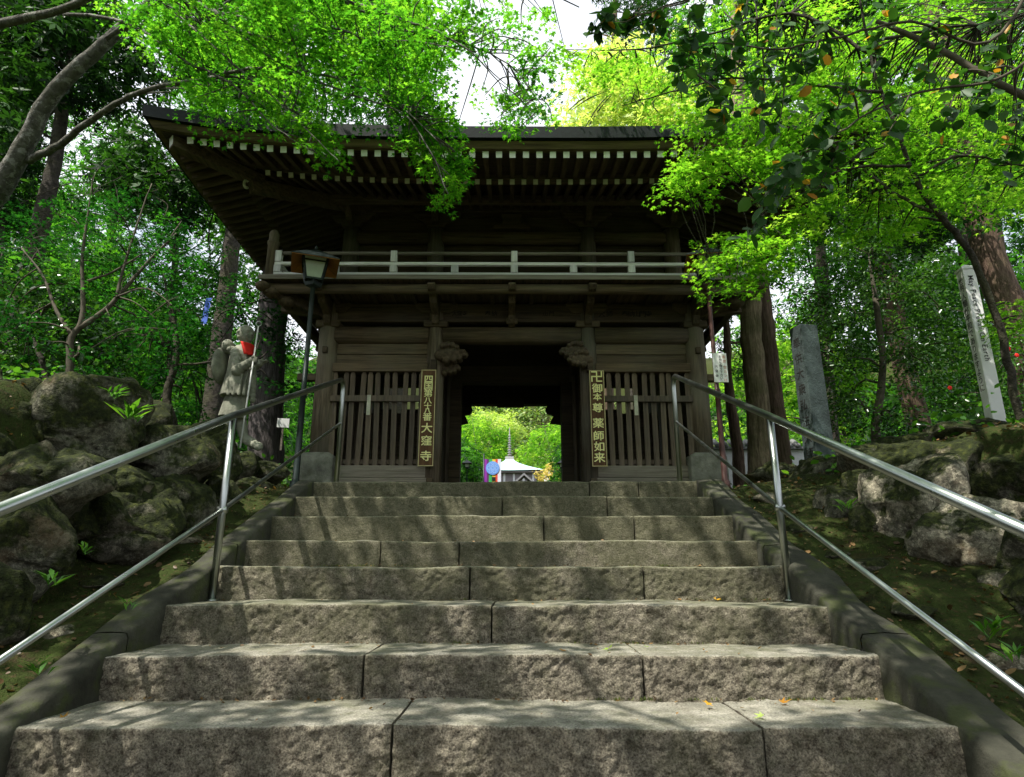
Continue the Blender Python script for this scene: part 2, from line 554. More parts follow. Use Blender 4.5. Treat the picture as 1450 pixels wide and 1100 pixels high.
def np_mesh(name, V, loops, starts, totals, mat, attr=None, smooth=False):
    me = bpy.data.meshes.new(name)
    V = np.ascontiguousarray(V, np.float32)
    me.vertices.add(len(V))
    me.vertices.foreach_set('co', V.ravel())
    me.loops.add(len(loops))
    me.loops.foreach_set('vertex_index', np.ascontiguousarray(loops, np.int32))
    me.polygons.add(len(starts))
    me.polygons.foreach_set('loop_start', np.ascontiguousarray(starts, np.int32))
    try:
        me.polygons.foreach_set('loop_total', np.ascontiguousarray(totals, np.int32))
    except Exception:
        pass
    if attr is not None:
        a = me.attributes.new('v', 'FLOAT', 'FACE')
        a.data.foreach_set('value', np.ascontiguousarray(attr, np.float32))
    me.materials.append(mat)
    me.update(calc_edges=True)
    if smooth:
        me.shade_smooth()
    return me


def grid_mesh(name, P, mat, smooth=True):
    """P: (nu, nv, 3)"""
    nu, nv = P.shape[:2]
    i = np.arange(nu - 1)[:, None] * nv + np.arange(nv - 1)[None, :]
    q = np.stack([i, i + nv, i + nv + 1, i + 1], -1).reshape(-1)
    n = (nu - 1) * (nv - 1)
    return np_mesh(name, P.reshape(-1, 3), q, np.arange(n) * 4, np.full(n, 4), mat, smooth=smooth)


# leaf outlines: vertices (x across, y along, z out of plane) and quads
def _maple():
    vs = [(0, 0, 0)]
    lob = [(-100, 0.42), (-52, 0.80), (0, 1.0), (52, 0.80), (100, 0.42)]
    val = [(-128, 0.16), (-76, 0.30), (-26, 0.36), (26, 0.36), (76, 0.30), (128, 0.16)]
    for k in range(5):
        for a, r in (val[k], lob[k]):
            vs.append((r * math.sin(R(a)), r * math.cos(R(a)), -0.16 * r if r > 0.4 else 0.0))
    a, r = val[5]
    vs.append((r * math.sin(R(a)), r * math.cos(R(a)), 0))
    fs = [(0, 1 + 2 * k, 2 + 2 * k, 3 + 2 * k) for k in range(5)]
    return np.array(vs), np.array(fs)


MAPLE = _maple()
OVAL = (np.array([(0, 0, 0), (0.26, 0.3, 0.05), (0.24, 0.68, 0.05), (0, 1, 0), (-0.24, 0.68, 0.05), (-0.26, 0.3, 0.05)]) , np.array([(0, 1, 2, 3), (0, 3, 4, 5)]))
DIAM = (np.array([(0, 0, 0), (0.3, 0.45, 0.04), (0, 1, 0), (-0.3, 0.45, 0.04)]), np.array([(0, 1, 2, 3)]))
BLADE = (np.array([(0.06, 0, 0), (0.09, 0.5, 0.06), (0, 1, -0.1), (-0.09, 0.5, 0.06)]), np.array([(0, 1, 2, 3)]))
# a sprig: three small leaves joined at the base
SPRIG = (np.array([(0, 0, 0), (0.18, 0.5, 0.05), (0, 1, -0.05), (-0.18, 0.5, 0.05),
                   (0.55, 0.2, 0.0), (0.8, 0.62, -0.06), (0.3, 0.42, 0.05), (-0.55, 0.2, 0.0), (-0.8, 0.62, -0.06), (-0.3, 0.42, 0.05)]),
         np.array([(0, 1, 2, 3), (0, 4, 5, 6), (0, 9, 8, 7)]))


def leaf_mesh(name, C, N, S, shape, mat, val, head=None):
    """C centres (n,3), N normals (n,3), S sizes (n,), val (n,) colour picks"""
    sv, sf = shape
    n = len(C)
    N = N / np.linalg.norm(N, axis=1, keepdims=True)
    if head is None:
        head = rng.normal(size=(n, 3))
    U = np.cross(head, N)
    U /= np.linalg.norm(U, axis=1, keepdims=True) + 1e-9
    D = np.cross(N, U)
    sw = 0.8 + 0.4 * rng.random(n)
    V = C[:, None, :] + S[:, None, None] * (sv[None, :, 0, None] * sw[:, None, None] * U[:, None, :] + sv[None, :, 1, None] * D[:, None, :] + sv[None, :, 2, None] * (0.5 + 1.2 * rng.random(n))[:, None, None] * N[:, None, :])
    k = len(sv)
    F = (sf[None] + (np.arange(n) * k)[:, None, None]).reshape(-1)
    nf = n * len(sf)
    return np_mesh(name, V.reshape(-1, 3), F, np.arange(nf) * 4, np.full(nf, 4), mat, np.repeat(np.clip(val, 0, 1), len(sf)))


def sprays(centres, radius, per, size, tilt=0.35, thick=0.15, droop=0.25, cvar=0.25, base=0.45):
    """flat layered sprays of leaves: returns C, N, S, val, head"""
    Cs, Ns, Ss, Vs, Hs = [], [], [], [], []
    for c in centres:
        r = radius * random.uniform(0.6, 1.35)
        n = int(per * random.uniform(0.7, 1.3))
        rr = r * np.sqrt(rng.random(n))
        th = rng.random(n) * 2 * math.pi
        ax = random.uniform(0, math.pi)
        ex = random.uniform(0.5, 0.9)
        lx, ly = rr * np.cos(th), rr * np.sin(th) * ex
        x = lx * math.cos(ax) - ly * math.sin(ax)
        y = lx * math.sin(ax) + ly * math.cos(ax)
        tx, ty = random.gauss(0, tilt * 0.6), random.gauss(0, tilt * 0.6)
        z = rng.normal(0, thick * r, n) - droop * rr * rr / r + tx * x + ty * y
        Cs.append(np.stack([c[0] + x, c[1] + y, c[2] + z], 1))
        Ns.append(np.stack([rng.normal(-tx, tilt, n), rng.normal(-ty, tilt, n), np.ones(n)], 1))
        Ss.append(size * (0.6 + 0.7 * rng.random(n)))
        Vs.append(base + random.gauss(0, cvar * 0.7) + rng.normal(0, cvar * 0.6, n))
        Hs.append(np.stack([x + rng.normal(0, r * 0.4, n), y + rng.normal(0, r * 0.4, n), z * 0 - 0.2 * r], 1))
    return np.concatenate(Cs), np.concatenate(Ns), np.concatenate(Ss), np.concatenate(Vs), np.concatenate(Hs)


def balls(centres, radii, per, size, base=0.4, cvar=0.25, flat=0.8, tilt=0.8, shell=0.55):
    """rounded leaf clumps"""
    Cs, Ns, Ss, Vs = [], [], [], []
    for c, r in zip(centres, radii):
        n = int(per * random.uniform(0.7, 1.3))
        d = rng.normal(size=(n, 3))
        d /= np.linalg.norm(d, axis=1, keepdims=True)
        q = (shell + (1 - shell) * rng.random(n)) ** 0.8
        P = d * (q * r)[:, None]
        P[:, 2] *= flat
        P += rng.normal(0, 0.12 * r, (n, 3))
        Cs.append(P + np.array(c))
        Ns.append(d * 0.6 + np.array((0, 0, 0.7)) + rng.normal(0, tilt * 0.5, (n, 3)))
        Ss.append(size * (0.6 + 0.8 * rng.random(n)))
        Vs.append(base + random.gauss(0, cvar * 0.6) + rng.normal(0, cvar * 0.7, n))
    return np.concatenate(Cs), np.concatenate(Ns), np.concatenate(Ss), np.concatenate(Vs), None


def curve(pts, n=6):
    """Catmull-Rom through points; last component may be a radius"""
    P = [np.array(p, float) for p in pts]
    P = [2 * P[0] - P[1]] + P + [2 * P[-1] - P[-2]]
    out = []
    for i in range(1, len(P) - 2):
        for k in range(n):
            t = k / n
            out.append(0.5 * ((2 * P[i]) + (-P[i - 1] + P[i + 1]) * t + (2 * P[i - 1] - 5 * P[i] + 4 * P[i + 1] - P[i + 2]) * t * t + (-P[i - 1] + 3 * P[i] - 3 * P[i + 1] + P[i + 2]) * t ** 3))
    out.append(P[-2])
    return out


def limb(mb, pts, n=8, seg=5, wob=0.0):
    q = curve(pts, seg)
    if wob:
        for k in range(1, len(q) - 1):
            q[k][:3] += rng.normal(0, wob, 3)
    mb.tube([p[:3] for p in q], [max(0.002, p[3]) for p in q], n)
    return [p for p in q]


def twigs(mb, centres, skel, r=0.006, sag=0.1):
    """thin shoots from each leaf cluster to the nearest point of the limbs"""
    S = np.array([p[:3] for p in skel])
    SR = np.array([p[3] for p in skel])
    for c in centres:
        c = np.array(c)
        k = int(np.argmin(((S - c) ** 2).sum(1)))
        a = S[k]
        L = np.linalg.norm(c - a)
        m = (a + c) / 2 + np.array((random.gauss(0, 0.08 * L), random.gauss(0, 0.08 * L), sag * L))
        q = curve([(*a, min(SR[k] * 0.8, r * 2.2 * (0.6 + L))), (*m, r * 1.3), (*c, r * 0.6)], 4)
        mb.tube([p[:3] for p in q], [p[3] for p in q], 4, cap=False)


def poly_px(poly, n):
    """n random points inside a pixel polygon"""
    P = np.array(poly, float)
    lo, hi = P.min(0), P.max(0)
    out = []
    while len(out) < n:
        x, y = random.uniform(lo[0], hi[0]), random.uniform(lo[1], hi[1])
        c = False
        j = len(P) - 1
        for i in range(len(P)):
            if ((P[i, 1] > y) != (P[j, 1] > y)) and (x < (P[j, 0] - P[i, 0]) * (y - P[i, 1]) / (P[j, 1] - P[i, 1]) + P[i, 0]):
                c = not c
            j = i
        if c:
            out.append((x, y))
    return out


def seen(poly, n, Y0, Y1):
    return [at(x, y, random.uniform(Y0, Y1)) for x, y in poly_px(poly, n)]


# glyphs of Blender's built-in font as flat triangles
_G = {}


def glyph(ch, bold=0.0):
    if (ch, bold) not in _G:
        c = bpy.data.curves.new("glyph", 'FONT')
        c.body = ch
        c.resolution_u = 3
        c.offset = bold
        o = bpy.data.objects.new("glyph", c)
        COL.objects.link(o)
        dg = bpy.context.evaluated_depsgraph_get()
        me = bpy.data.meshes.new_from_object(o.evaluated_get(dg))
        v = np.array([q.co[:2] for q in me.vertices]) if len(me.vertices) else np.zeros((0, 2))
        f = [tuple(p.vertices) for p in me.polygons]
        bpy.data.objects.remove(o)
        bpy.data.curves.remove(c)
        bpy.data.meshes.remove(me)
        _G[(ch, bold)] = (v, f)
    return _G[(ch, bold)]


def text_column(mb, chars, x, z_top, size, pitch, y, bold=0.012, mat3=None):
    """characters stacked downward in the x-z plane facing -y (or through mat3)"""
    z = z_top
    for ch in chars:
        if ch == ' ':
            z -= pitch * 0.45
            continue
        v, f = glyph(ch, bold)
        if len(v):
            lo, hi = v.min(0), v.max(0)
            c = (lo + hi) / 2
            k = size / 0.9
            pts = [(x + (p[0] - c[0]) * k, y, z - pitch / 2 + (p[1] - c[1]) * k) for p in v]
            if mat3:
                pts = [mat3(p) for p in pts]
            mb.add(pts, f)
        z -= pitch
    return mb


# ------------------------------------------------------------------ stair data (measured)
RI = [.1725, .1795, .1837, .1576, .1907, .1801, .1694]
DI = [.4625, .426, .4645, .3992, .4265, .4346, .4159]
SZ = [-sum(RI)]
SY = [2.456]
for k in range(7):
    SZ.append(SZ[-1] + RI[k])
    SY.append(SY[-1] + DI[k])
SX = -0.1075        # centre line of the stairs
HW = 1.6            # half width
for k in range(5):  # the flight goes on below the picture
    SZ.insert(0, SZ[0] - 0.175)
    SY.insert(0, SY[0] - 0.44)


def nose(y):
    return np.interp(y, SY, SZ, left=SZ[0]) if np.isscalar(y) else np.interp(y, SY, SZ)


def smooth(a, b, t):
    t = np.clip((t - a) / (b - a), 0, 1)
    return t * t * (3 - 2 * t)


def terrain(x, y):
    x = np.asarray(x, float)
    y = np.asarray(y, float)
    zs = np.interp(y, SY, SZ)
    d = np.abs(x - SX) - HW
    left = x < SX
    bank = zs - 0.05 + 0.12 * np.clip(d - .2, 0, 2)
    # terraces behind the boulder walls
    out = np.clip(np.abs(x) - 2.6, 0, 60)
    TL = 0.22 + 0.30 * np.clip(out, 0, 3) + 0.38 * np.clip(out - 3, 0, 40) - 0.10 * np.clip(3.6 - y, 0, 3)
    TR = 0.12 + 0.16 * np.clip(out, 0, 4) + 0.10 * np.clip(out - 4, 0, 40) - 0.12 * np.clip(4 - y, 0, 3)
    T = np.where(left, TL, TR)
    wl = np.interp(y, [0, 3, 4, 5, 6.5, 8], [.95, .86, .92, .85, .70, .9])
    wr = np.interp(y, [0, 3, 4, 5, 6.5, 8], [1.5, 1.35, 1.3, 1.05, .6, .9])
    wln = np.where(left, wl, wr)
    z = bank + (T - bank) * smooth(wln, wln + 0.5, d)
    z = np.where(d < np.where(left, 0.16, 0.20), zs - 0.45, z)
    # the level court of the gate and beyond
    court = smooth(5.6, 6.0, y) * (1 - smooth(0.75, 1.5, d)) * (1 - smooth(24, 30, y))
    z = z * (1 - court) + (-0.03) * court
    far = np.clip(y - 13, 0, 400)
    z = z + 0.09 * np.clip(far - 15, 0, 80) * (1 - 0.0 * x)
    # the mountain
    z = z + 62 * smooth(95, 240, y + 0.12 * np.abs(x))
    z = z - 0.38 * np.clip(np.abs(x) - 30, 0, 100) * 0.6 * np.where(left, 1, 0)
    P = np.stack([x.ravel(), y.ravel(), np.zeros(x.size)], 1)
    nz = (fbm(P, 1.3, 4, 3) * 0.05 + fbm(P, 5.5, 3, 33) * 0.028).reshape(x.shape) * smooth(0.24, 0.36, d) + fbm(P, 0.15, 3, 5).reshape(x.shape) * 0.5 * smooth(5, 12, d)
    nz = nz + fbm(P, 0.03, 4, 9).reshape(x.shape) * 9 * smooth(80, 160, y)
    return z + nz


def ground_z(x, y):
    return float(terrain(np.array([x]), np.array([y]))[0])


def axis(parts):
    return np.unique(np.concatenate([np.arange(a, b, s) for a, b, s in parts]))


gx = axis([(-320, -60, 12), (-60, -14, 2), (-14, -5, .4), (-5, 5, .07), (5, 14, .4), (14, 60, 2), (60, 321, 12)])
gy = axis([(-60, -2, 4), (-2, 1, .3), (1, 8, .07), (8, 16, .4), (16, 60, 2), (60, 420, 8)])
GX, GY = np.meshgrid(gx, gy, indexing='ij')
GZ = terrain(GX, GY)
g = put("ground", grid_mesh("ground", np.stack([GX, GY, GZ], -1), M['ground']))
tag(g, kind='structure')

# ------------------------------------------------------------------ the stone stairs
stairs = thing("stone_stairs", "wide granite steps climbing to the wooden temple gate", "stairs", (SX, SY[0], SZ[0]))
O = np.array((SX, SY[0], SZ[0]))


def block(x0, x1, k, fine):
    """one hewn block of step k"""
    zt = SZ[k]
    h = (SZ[k] - SZ[k - 1] if k else 0.18) + 0.02
    yf = SY[k]
    dep = (SY[k + 1] - SY[k] if k < len(SY) - 1 else 0.55) + 0.05
    dx = fine
    nx = max(3, int((x1 - x0) / dx))
    nzf = max(4, int(h / (fine * 0.9)))
    nt = max(4, int(dep / (fine * 2.2)))
    prof = [(0.0, -h + (h - .012) * i / nzf) for i in range(nzf + 1)] + [(0.004, -0.003)] + [(0.014 + (dep - .014) * (i / nt) ** 1.2, 0.0) for i in range(nt + 1)]
    prof = np.array(prof)
    xs = np.linspace(x0, x1, nx + 1)
    P = np.zeros((nx + 1, len(prof), 3))
    P[:, :, 0] = xs[:, None]
    P[:, :, 1] = prof[None, :, 0] + yf
    P[:, :, 2] = prof[None, :, 1] + zt
    q = P.reshape(-1, 3)
    seed = k * 13 + int(x0 * 7)
    rough = fbm(q * np.array((1, 1, 1.3)), 9, 5, seed, 0.6)
    wav = vnoise(q * np.array((1, 0, 0)), 1.7, seed + 5)
    wav2 = vnoise(q * np.array((1, 0, 0)), 9, seed + 6)
    fr = np.tile(1 - smooth(0.0, 0.03, prof[:, 0]), nx + 1)
    chip = 0
    if fine < .012:
        chip = fbm(q, 40, 3, seed + 21, 0.6)
    rid = 1 - np.abs(vnoise(q, 15, seed + 8)) * 2
    q[:, 1] -= (rough * 0.005 + rid * 0.002 + chip * 0.0062 + 0.006) * fr
    q[:, 2] += chip * 0.0022 * (1 - fr)
    q[:, 1] += wav * 0.012
    q[:, 2] += (wav * 0.007 + wav2 * 0.003) + (1 - fr) * fbm(q, 6, 3, seed + 2) * 0.0035
    # rounded vertical arrises at the joints
    ex = np.minimum(q[:, 0] - x0, x1 - q[:, 0])
    q[:, 1] += 0.012 * (1 - smooth(0, 0.018, ex)) * fr
    q[:, 2] -= 0.004 * (1 - smooth(0, 0.012, ex)) * (1 - fr)
    P = q.reshape(P.shape)
    # close the ends
    me = grid_mesh("stair_block", P - O, M['granite'])
    bm = bmesh.new()
    bm.from_mesh(me)
    bm.verts.ensure_lookup_table()
    m = len(prof)
    rings = [([bm.verts[i] for i in range(m)], True), ([bm.verts[nx * m + i] for i in range(m)], False)]
    for ring, flip in rings:
        c = bm.verts.new((ring[0].co.x, ring[-1].co.y, ring[0].co.z))
        loop = ring + [c]
        try:
            bm.faces.new(loop if not flip else loop[::-1])
        except ValueError:
            pass
    bm.to_mesh(me)
    bm.free()
    return put("stair_block", me, stairs)


JP = {5: [553, 1083], 6: [513, 912], 7: [696], 8: [665, 912], 9: [538, 650, 1190], 10: [770, 898], 11: [711, 860], 12: [835, 904]}
PYJ = {5: 1060, 6: 960, 7: 890, 8: 830, 9: 785, 10: 745, 11: 715, 12: 690}
for k in range(len(SY)):
    js = [SX - HW - 0.06, SX + HW + 0.06]
    if k in JP:
        js += [at(u, PYJ[k], SY[k])[0] for u in JP[k] if u < 1180]
    else:
        js += [SX - 0.5 + 0.13 * k, SX + 0.7 - 0.1 * k]
    js = sorted(js)
    fine = 0.0075 if k in (5, 6) else (0.010 if k in (7, 8) else (0.014 if k > 8 else 0.05))
    for a, b in zip(js[:-1], js[1:]):
        block(a + 0.004, b - 0.004, k, fine)

# sloping side kerbs in cast lengths
for sgn in (-1, 1):
    yb = [0.0, 1.0, 2.02, 3.05, 4.1, 5.0, 5.72]
    for a, b in zip(yb[:-1], yb[1:]):
        ys = np.arange(a + 0.004, b - 0.004, 0.035)
        ys = np.append(ys, b - 0.004)
        prof = [(0, -0.6), (0, -0.10), (0, -0.02), (0.012, 0.0), (0.06, 0.003), (0.12, 0.006), (0.18, 0.003), (0.225, 0.0), (0.24, -0.015), (0.245, -0.12), (0.245, -0.6)]
        P = np.zeros((len(ys), len(prof), 3))
        for j, (dx, dz) in enumerate(prof):
            wv = vnoise(np.stack([ys, ys * 0, ys * 0 + sgn], 1), 2.4, 5 + sgn)
            P[:, j, 0] = SX + sgn * (HW + (.012 if sgn > 0 else .032) + dx * (.85 if sgn > 0 else .62) * (1 + 0.1 * wv) + 0.018 * wv * (1 if j > 6 else 0.3))
            P[:, j, 1] = ys
            P[:, j, 2] = np.minimum(np.interp(ys, SY, SZ), 0.0) + 0.012 + dz + 0.012 * wv
        q = P.reshape(-1, 3)
        q += fbm(q, 11, 3, 8)[:, None] * 0.005
        me = grid_mesh("side_kerb", P - O, M['concrete'])
        put("side_kerb", me, stairs)

# ------------------------------------------------------------------ boulders
_ico = {}


def ico(sub):
    if sub not in _ico:
        bm = bmesh.new()
        bmesh.ops.create_icosphere(bm, subdivisions=sub, radius=1)
        v = np.array([p.co[:] for p in bm.verts])
        f = np.array([[q.index for q in p.verts] for p in bm.faces])
        bm.free()
        _ico[sub] = (v, f)
    return _ico[sub]


def boulder(parent, c, r, seed, mat, sub=5, name="boulder", cuts=17):
    v, f = ico(sub)
    rs = np.random.default_rng(seed)
    P = v.copy()
    for k in range(cuts):
        n = rs.normal(size=3)
        n /= np.linalg.norm(n)
        d = rs.uniform(0.60, 0.88)
        t = P @ n - d
        P -= np.where(t > 0, t * 0.97, 0)[:, None] * n
    P /= np.abs(P).max(0)
    n0 = v
    P += n0 * (fbm(v, 1.6, 3, seed) * 0.05)[:, None]
    Q = P * np.array(r)
    rm = float(np.mean(r))
    Q += n0 * (fbm(Q, 6.0, 5, seed + 3, 0.6) * 0.026 * min(1, rm / 0.3) + fbm(Q, 3.0, 3, seed + 4) * 0.03 * rm / 0.3)[:, None]
    # a crack or two
    cr = np.abs(vnoise(Q, 3.0, seed + 9))
    Q -= n0 * (0.03 * rm / 0.3 * (1 - smooth(0.0, 0.06, cr)))[:, None]
    a = rs.uniform(0, 6.28)
    me = np_mesh(name, Q, f.ravel(), np.arange(len(f)) * 3, np.full(len(f), 3), M[mat], smooth=True)
    o = put(name, me, parent)
    o.location = Vector(c) - (parent.location if parent else Vector())
    return o


lw = thing("boulder_wall", "mossy dry boulder wall left of the steps below the monk statue", "stone wall", (-2.6, 3.5, -0.9))
LB = [(25, 590, 75, 70, 3.8, 'rock_moss'), (150, 595, 88, 74, 4.1, 'rock'), (85, 672, 95, 60, 3.45, 'rock'), (35, 775, 76, 70, 3.2, 'rock'),
      (232, 605, 38, 34, 4.8, 'rock_moss'), (258, 655, 62, 52, 4.5, 'rock'), (195, 735, 78, 60, 3.95, 'rock_moss'), (318, 650, 52, 50, 5.2, 'rock_moss'),
      (5, 865, 62, 58, 2.95, 'rock_moss'), (270, 715, 55, 40, 4.4, 'rock'), (330, 700, 34, 26, 5.0, 'rock'),
      (130, 730, 60, 50, 3.8, 'rock_moss'), (395, 668, 28, 16, 6.6, 'rock'), (352, 660, 32, 20, 6.3, 'rock_moss'), (-90, 700, 110, 110, 3.3, 'rock'), (-110, 860, 110, 90, 2.8, 'rock_moss'), (-80, 560, 100, 70, 3.9, 'rock_moss'),
      (185, 690, 50, 40, 4.0, 'rock_moss'), (372, 690, 30, 14, 5.9, 'rock')]
for i, (u, v, hw_, hh, Y, mt) in enumerate(LB):
    k = Y / FPX * 1.0
    c = Vector(at(u, v, Y))
    boulder(lw, c + Vector((-0.12, hw_ * k * 0.2, 0)), (hw_ * k * 1.08, hw_ * k * 0.95, hh * k * 1.1), 40 + i, mt, 5 if hw_ > 45 else 4)
rw = thing("boulder_wall", "pale craggy boulder wall right of the steps under the white pole", "stone wall", (2.6, 4.2, -0.9))
RB = [(1300, 715, 78, 70, 4.15, 'rock_pale'), (1245, 700, 40, 40, 4.4, 'rock_pale'), (1370, 775, 78, 66, 3.8, 'rock_pale'), (1390, 830, 36, 26, 3.55, 'rock_pale'), (1172, 722, 36, 34, 4.7, 'rock'),
      (1330, 668, 92, 44, 4.5, 'rock_moss'), (1245, 655, 60, 30, 5.0, 'rock'), (1420, 690, 80, 64, 4.05, 'rock_moss'), (1440, 628, 48, 28, 4.5, 'rock_pale'), (1160, 672, 55, 24, 5.8, 'rock'),
      (1085, 672, 45, 16, 6.9, 'rock'), (1480, 790, 90, 80, 3.5, 'rock_moss'), (1390, 636, 45, 26, 4.8, 'rock_moss'), (1200, 690, 36, 26, 4.9, 'rock_moss'), (1305, 780, 38, 34, 4.0, 'rock_pale'), (1540, 690, 90, 80, 3.9, 'rock'),
      (1215, 742, 30, 26, 4.35, 'rock_moss'), (1290, 632, 60, 22, 5.2, 'rock_moss'), (1360, 618, 60, 24, 5.0, 'rock'), (1420, 655, 60, 34, 4.3, 'rock_moss'), (1480, 640, 70, 50, 4.2, 'rock_moss'), (1130, 690, 40, 16, 5.6, 'rock_moss'), (1480, 870, 70, 60, 3.2, 'rock_moss')]
for i, (u, v, hw_, hh, Y, mt) in enumerate(RB):
    k = Y / FPX
    c = Vector(at(u, v, Y))
    boulder(rw, c + Vector((0.10, hw_ * k * 0.2, 0)), (hw_ * k * 1.08, hw_ * k * 0.95, hh * k * 1.12), 90 + i, mt, 5 if hw_ > 45 else 4)

# flat stones bedded in the mossy banks
bed = [(-1, 4.9, .16, .10), (-1, 4.3, .12, .12), (-1, 3.7, .14, .1), (-1, 3.2, .12, .09), (-1, 5.4, .17, .1), (1, 5.2, .15, .1), (1, 4.5, .13, .08), (1, 3.9, .14, .1), (1, 3.35, .12, .11), (1, 2.95, .1, .08), (1, 4.1, .1, .07)]
for i, (sg, y, rx, ry) in enumerate(bed):
    d = .42 + .3 * random.random()
    x = SX + sg * (HW + d)
    side = "left" if sg < 0 else "right"
    par = lw if sg < 0 else rw
    boulder(par, (x, y, ground_z(x, y) - 0.015), (rx, ry, 0.05), 200 + i, 'rock_pale' if i % 2 else 'rock', 4, "bank_stone")


# ------------------------------------------------------------------ the gate
GXc, GYc = -0.078, 7.6
gate = thing("temple_gate", "two storey weathered wooden temple gate with balcony at head of the steps", "gate", (GXc, GYc, 0), R(0.9))


def G(u, v, dy):
    """local gate coordinates of a pixel at local depth dy"""
    p = at(u, v, GYc + dy)
    return p[0] - GXc, dy, p[2]


CO, CI, DEP = 2.28, 0.945, 3.0
# columns and footings
for y in (0, DEP / 2, DEP):
    for x, r, zb in ((-CO, .125, .585), (-CI, .108, .1), (CI, .108, .1), (CO, .125, .585)):
        if y:
            zb = 0.15
        MB().lathe([(r * 1.0, zb - .01), (r, 1.2), (r * .97, 2.3), (r * .93, 2.52)], 20, (x, y, 0)).build("column", M['wz'], gate, True)
        if y == 0 and abs(x) > 2:
            s = .215
            mb = MB()
            z0, z1 = -.05, .55
            mb.add([(x - s, -s, z0), (x + s, -s, z0), (x + s, s, z0), (x - s, s, z0), (x - s, -s, z1), (x + s, -s, z1), (x + s, s, z1), (x - s, s, z1),
                    (x - .14, -.14, .60), (x + .14, -.14, .60), (x + .14, .14, .60), (x - .14, .14, .60)],
                   [(0, 3, 2, 1), (0, 1, 5, 4), (1, 2, 6, 5), (2, 3, 7, 6), (3, 0, 4, 7), (4, 5, 9, 8), (5, 6, 10, 9), (6, 7, 11, 10), (7, 4, 8, 11), (8, 9, 10, 11)])
            mb.build("footing_stone", M['base'], gate, bevel=.015)
        else:
            MB().lathe([(.24, -.05), (.24, .04), (.2, .1), (.15, zb)], 20, (x, y, 0)).build("footing_stone", M['base'], gate, True)

# tie beams, boards, sills (front)
def bx(name, mat, *a, bevel=.006, parent=None):
    mb = MB()
    for q in ([a] if not hasattr(a[0], '__len__') else a):
        mb.box(*q)
    return mb.build(name, M[mat], parent or gate, bevel=bevel)


def roundbeam(name, x0, x1, y, z, ry, rz, mat='wx', n=14):
    mb = MB()
    prof = [(y + ry * math.cos(t), z + rz * math.copysign(abs(math.sin(t)) ** .8, math.sin(t))) for t in [2 * math.pi * k / n for k in range(n)]]
    mb.prismx(prof, x0, x1)
    return mb.build(name, M[mat], gate, True)


ROW = [-CO, -CI, CI, CO]
for a, b in zip(ROW[:-1], ROW[1:]):
    roundbeam("tie_beam", a + .09, b - .09, 0, 2.09, .11, .115)
    if a == -CI:
        roundbeam("tie_beam", a + .09, b - .09, DEP, 2.09, .10, .11)
bx("header_board", 'wx', -CO - .12, CO + .12, -.055, .055, 2.26, 2.50)
bx("header_board", 'wx', -CO - .12, CO + .12, DEP - .05, DEP + .05, 2.26, 2.50)
for s in (-1, 1):
    x0, x1 = (-CO + .115, -CI - .10) if s < 0 else (CI + .10, CO - .115)
    bx("wall_board", 'wx', x0, x1, -.03, .03, 1.84, 1.975)
    bx("wall_board", 'wx', x0, x1, -.025, .035, 1.715, 1.835)
    bx("ledge_beam", 'wx', x0 - .02, x1 + .02, -.09, .06, 1.60, 1.71)
    bx("sill_beam", 'beamlow', x0 - .05, x1 + .05, -.10, .08, .17, .305)
    bx("sill_beam", 'beamlow', x0 - .05, x1 + .05, -.085, .07, .31, .45)
    # stub ends outside the corner columns
    bx("beam_end", 'wx', s * (CO + .1) if s > 0 else -CO - .34, CO + .34 if s > 0 else -CO - .1, -.05, .05, 1.50, 1.585)
    # side walls of boards
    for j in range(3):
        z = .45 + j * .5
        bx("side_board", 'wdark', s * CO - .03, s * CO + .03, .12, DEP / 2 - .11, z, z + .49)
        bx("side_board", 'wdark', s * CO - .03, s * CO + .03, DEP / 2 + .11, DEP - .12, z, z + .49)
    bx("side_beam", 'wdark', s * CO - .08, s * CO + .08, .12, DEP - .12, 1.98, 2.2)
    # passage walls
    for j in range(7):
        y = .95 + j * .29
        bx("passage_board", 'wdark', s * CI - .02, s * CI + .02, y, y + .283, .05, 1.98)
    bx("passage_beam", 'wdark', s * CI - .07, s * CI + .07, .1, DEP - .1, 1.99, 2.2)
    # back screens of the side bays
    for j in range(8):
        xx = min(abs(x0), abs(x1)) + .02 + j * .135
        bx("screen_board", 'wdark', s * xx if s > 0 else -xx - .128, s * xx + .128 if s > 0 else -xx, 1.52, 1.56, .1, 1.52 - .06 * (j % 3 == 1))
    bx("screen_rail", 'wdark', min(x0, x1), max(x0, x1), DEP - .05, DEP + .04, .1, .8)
# middle door frame and ceiling
bx("door_lintel", 'wdark', -CI + .1, CI - .1, 1.42, 1.6, 1.90, 2.15)
for s in (-1, 1):
    bx("door_post", 'wdark', s * .80 - .08, s * .80 + .08, 1.4, 1.6, .0, 1.9)
bx("passage_ceiling", 'wdark', -CI, CI, .3, DEP - .3, 2.22, 2.26)
bx("bay_ceiling", 'wdark', -CO + .05, -CI - .05, .2, 1.5, 2.2, 2.24)
bx("bay_ceiling", 'wdark', CI + .05, CO - .05, .2, 1.5, 2.2, 2.24)

# rear opening with stepped corbels, cut to the outline seen through the passage
def zx(X, Y, dy):
    p = G(620 + X / 7.25, 560 + Y / 7.25, dy)
    return p[0], p[2]


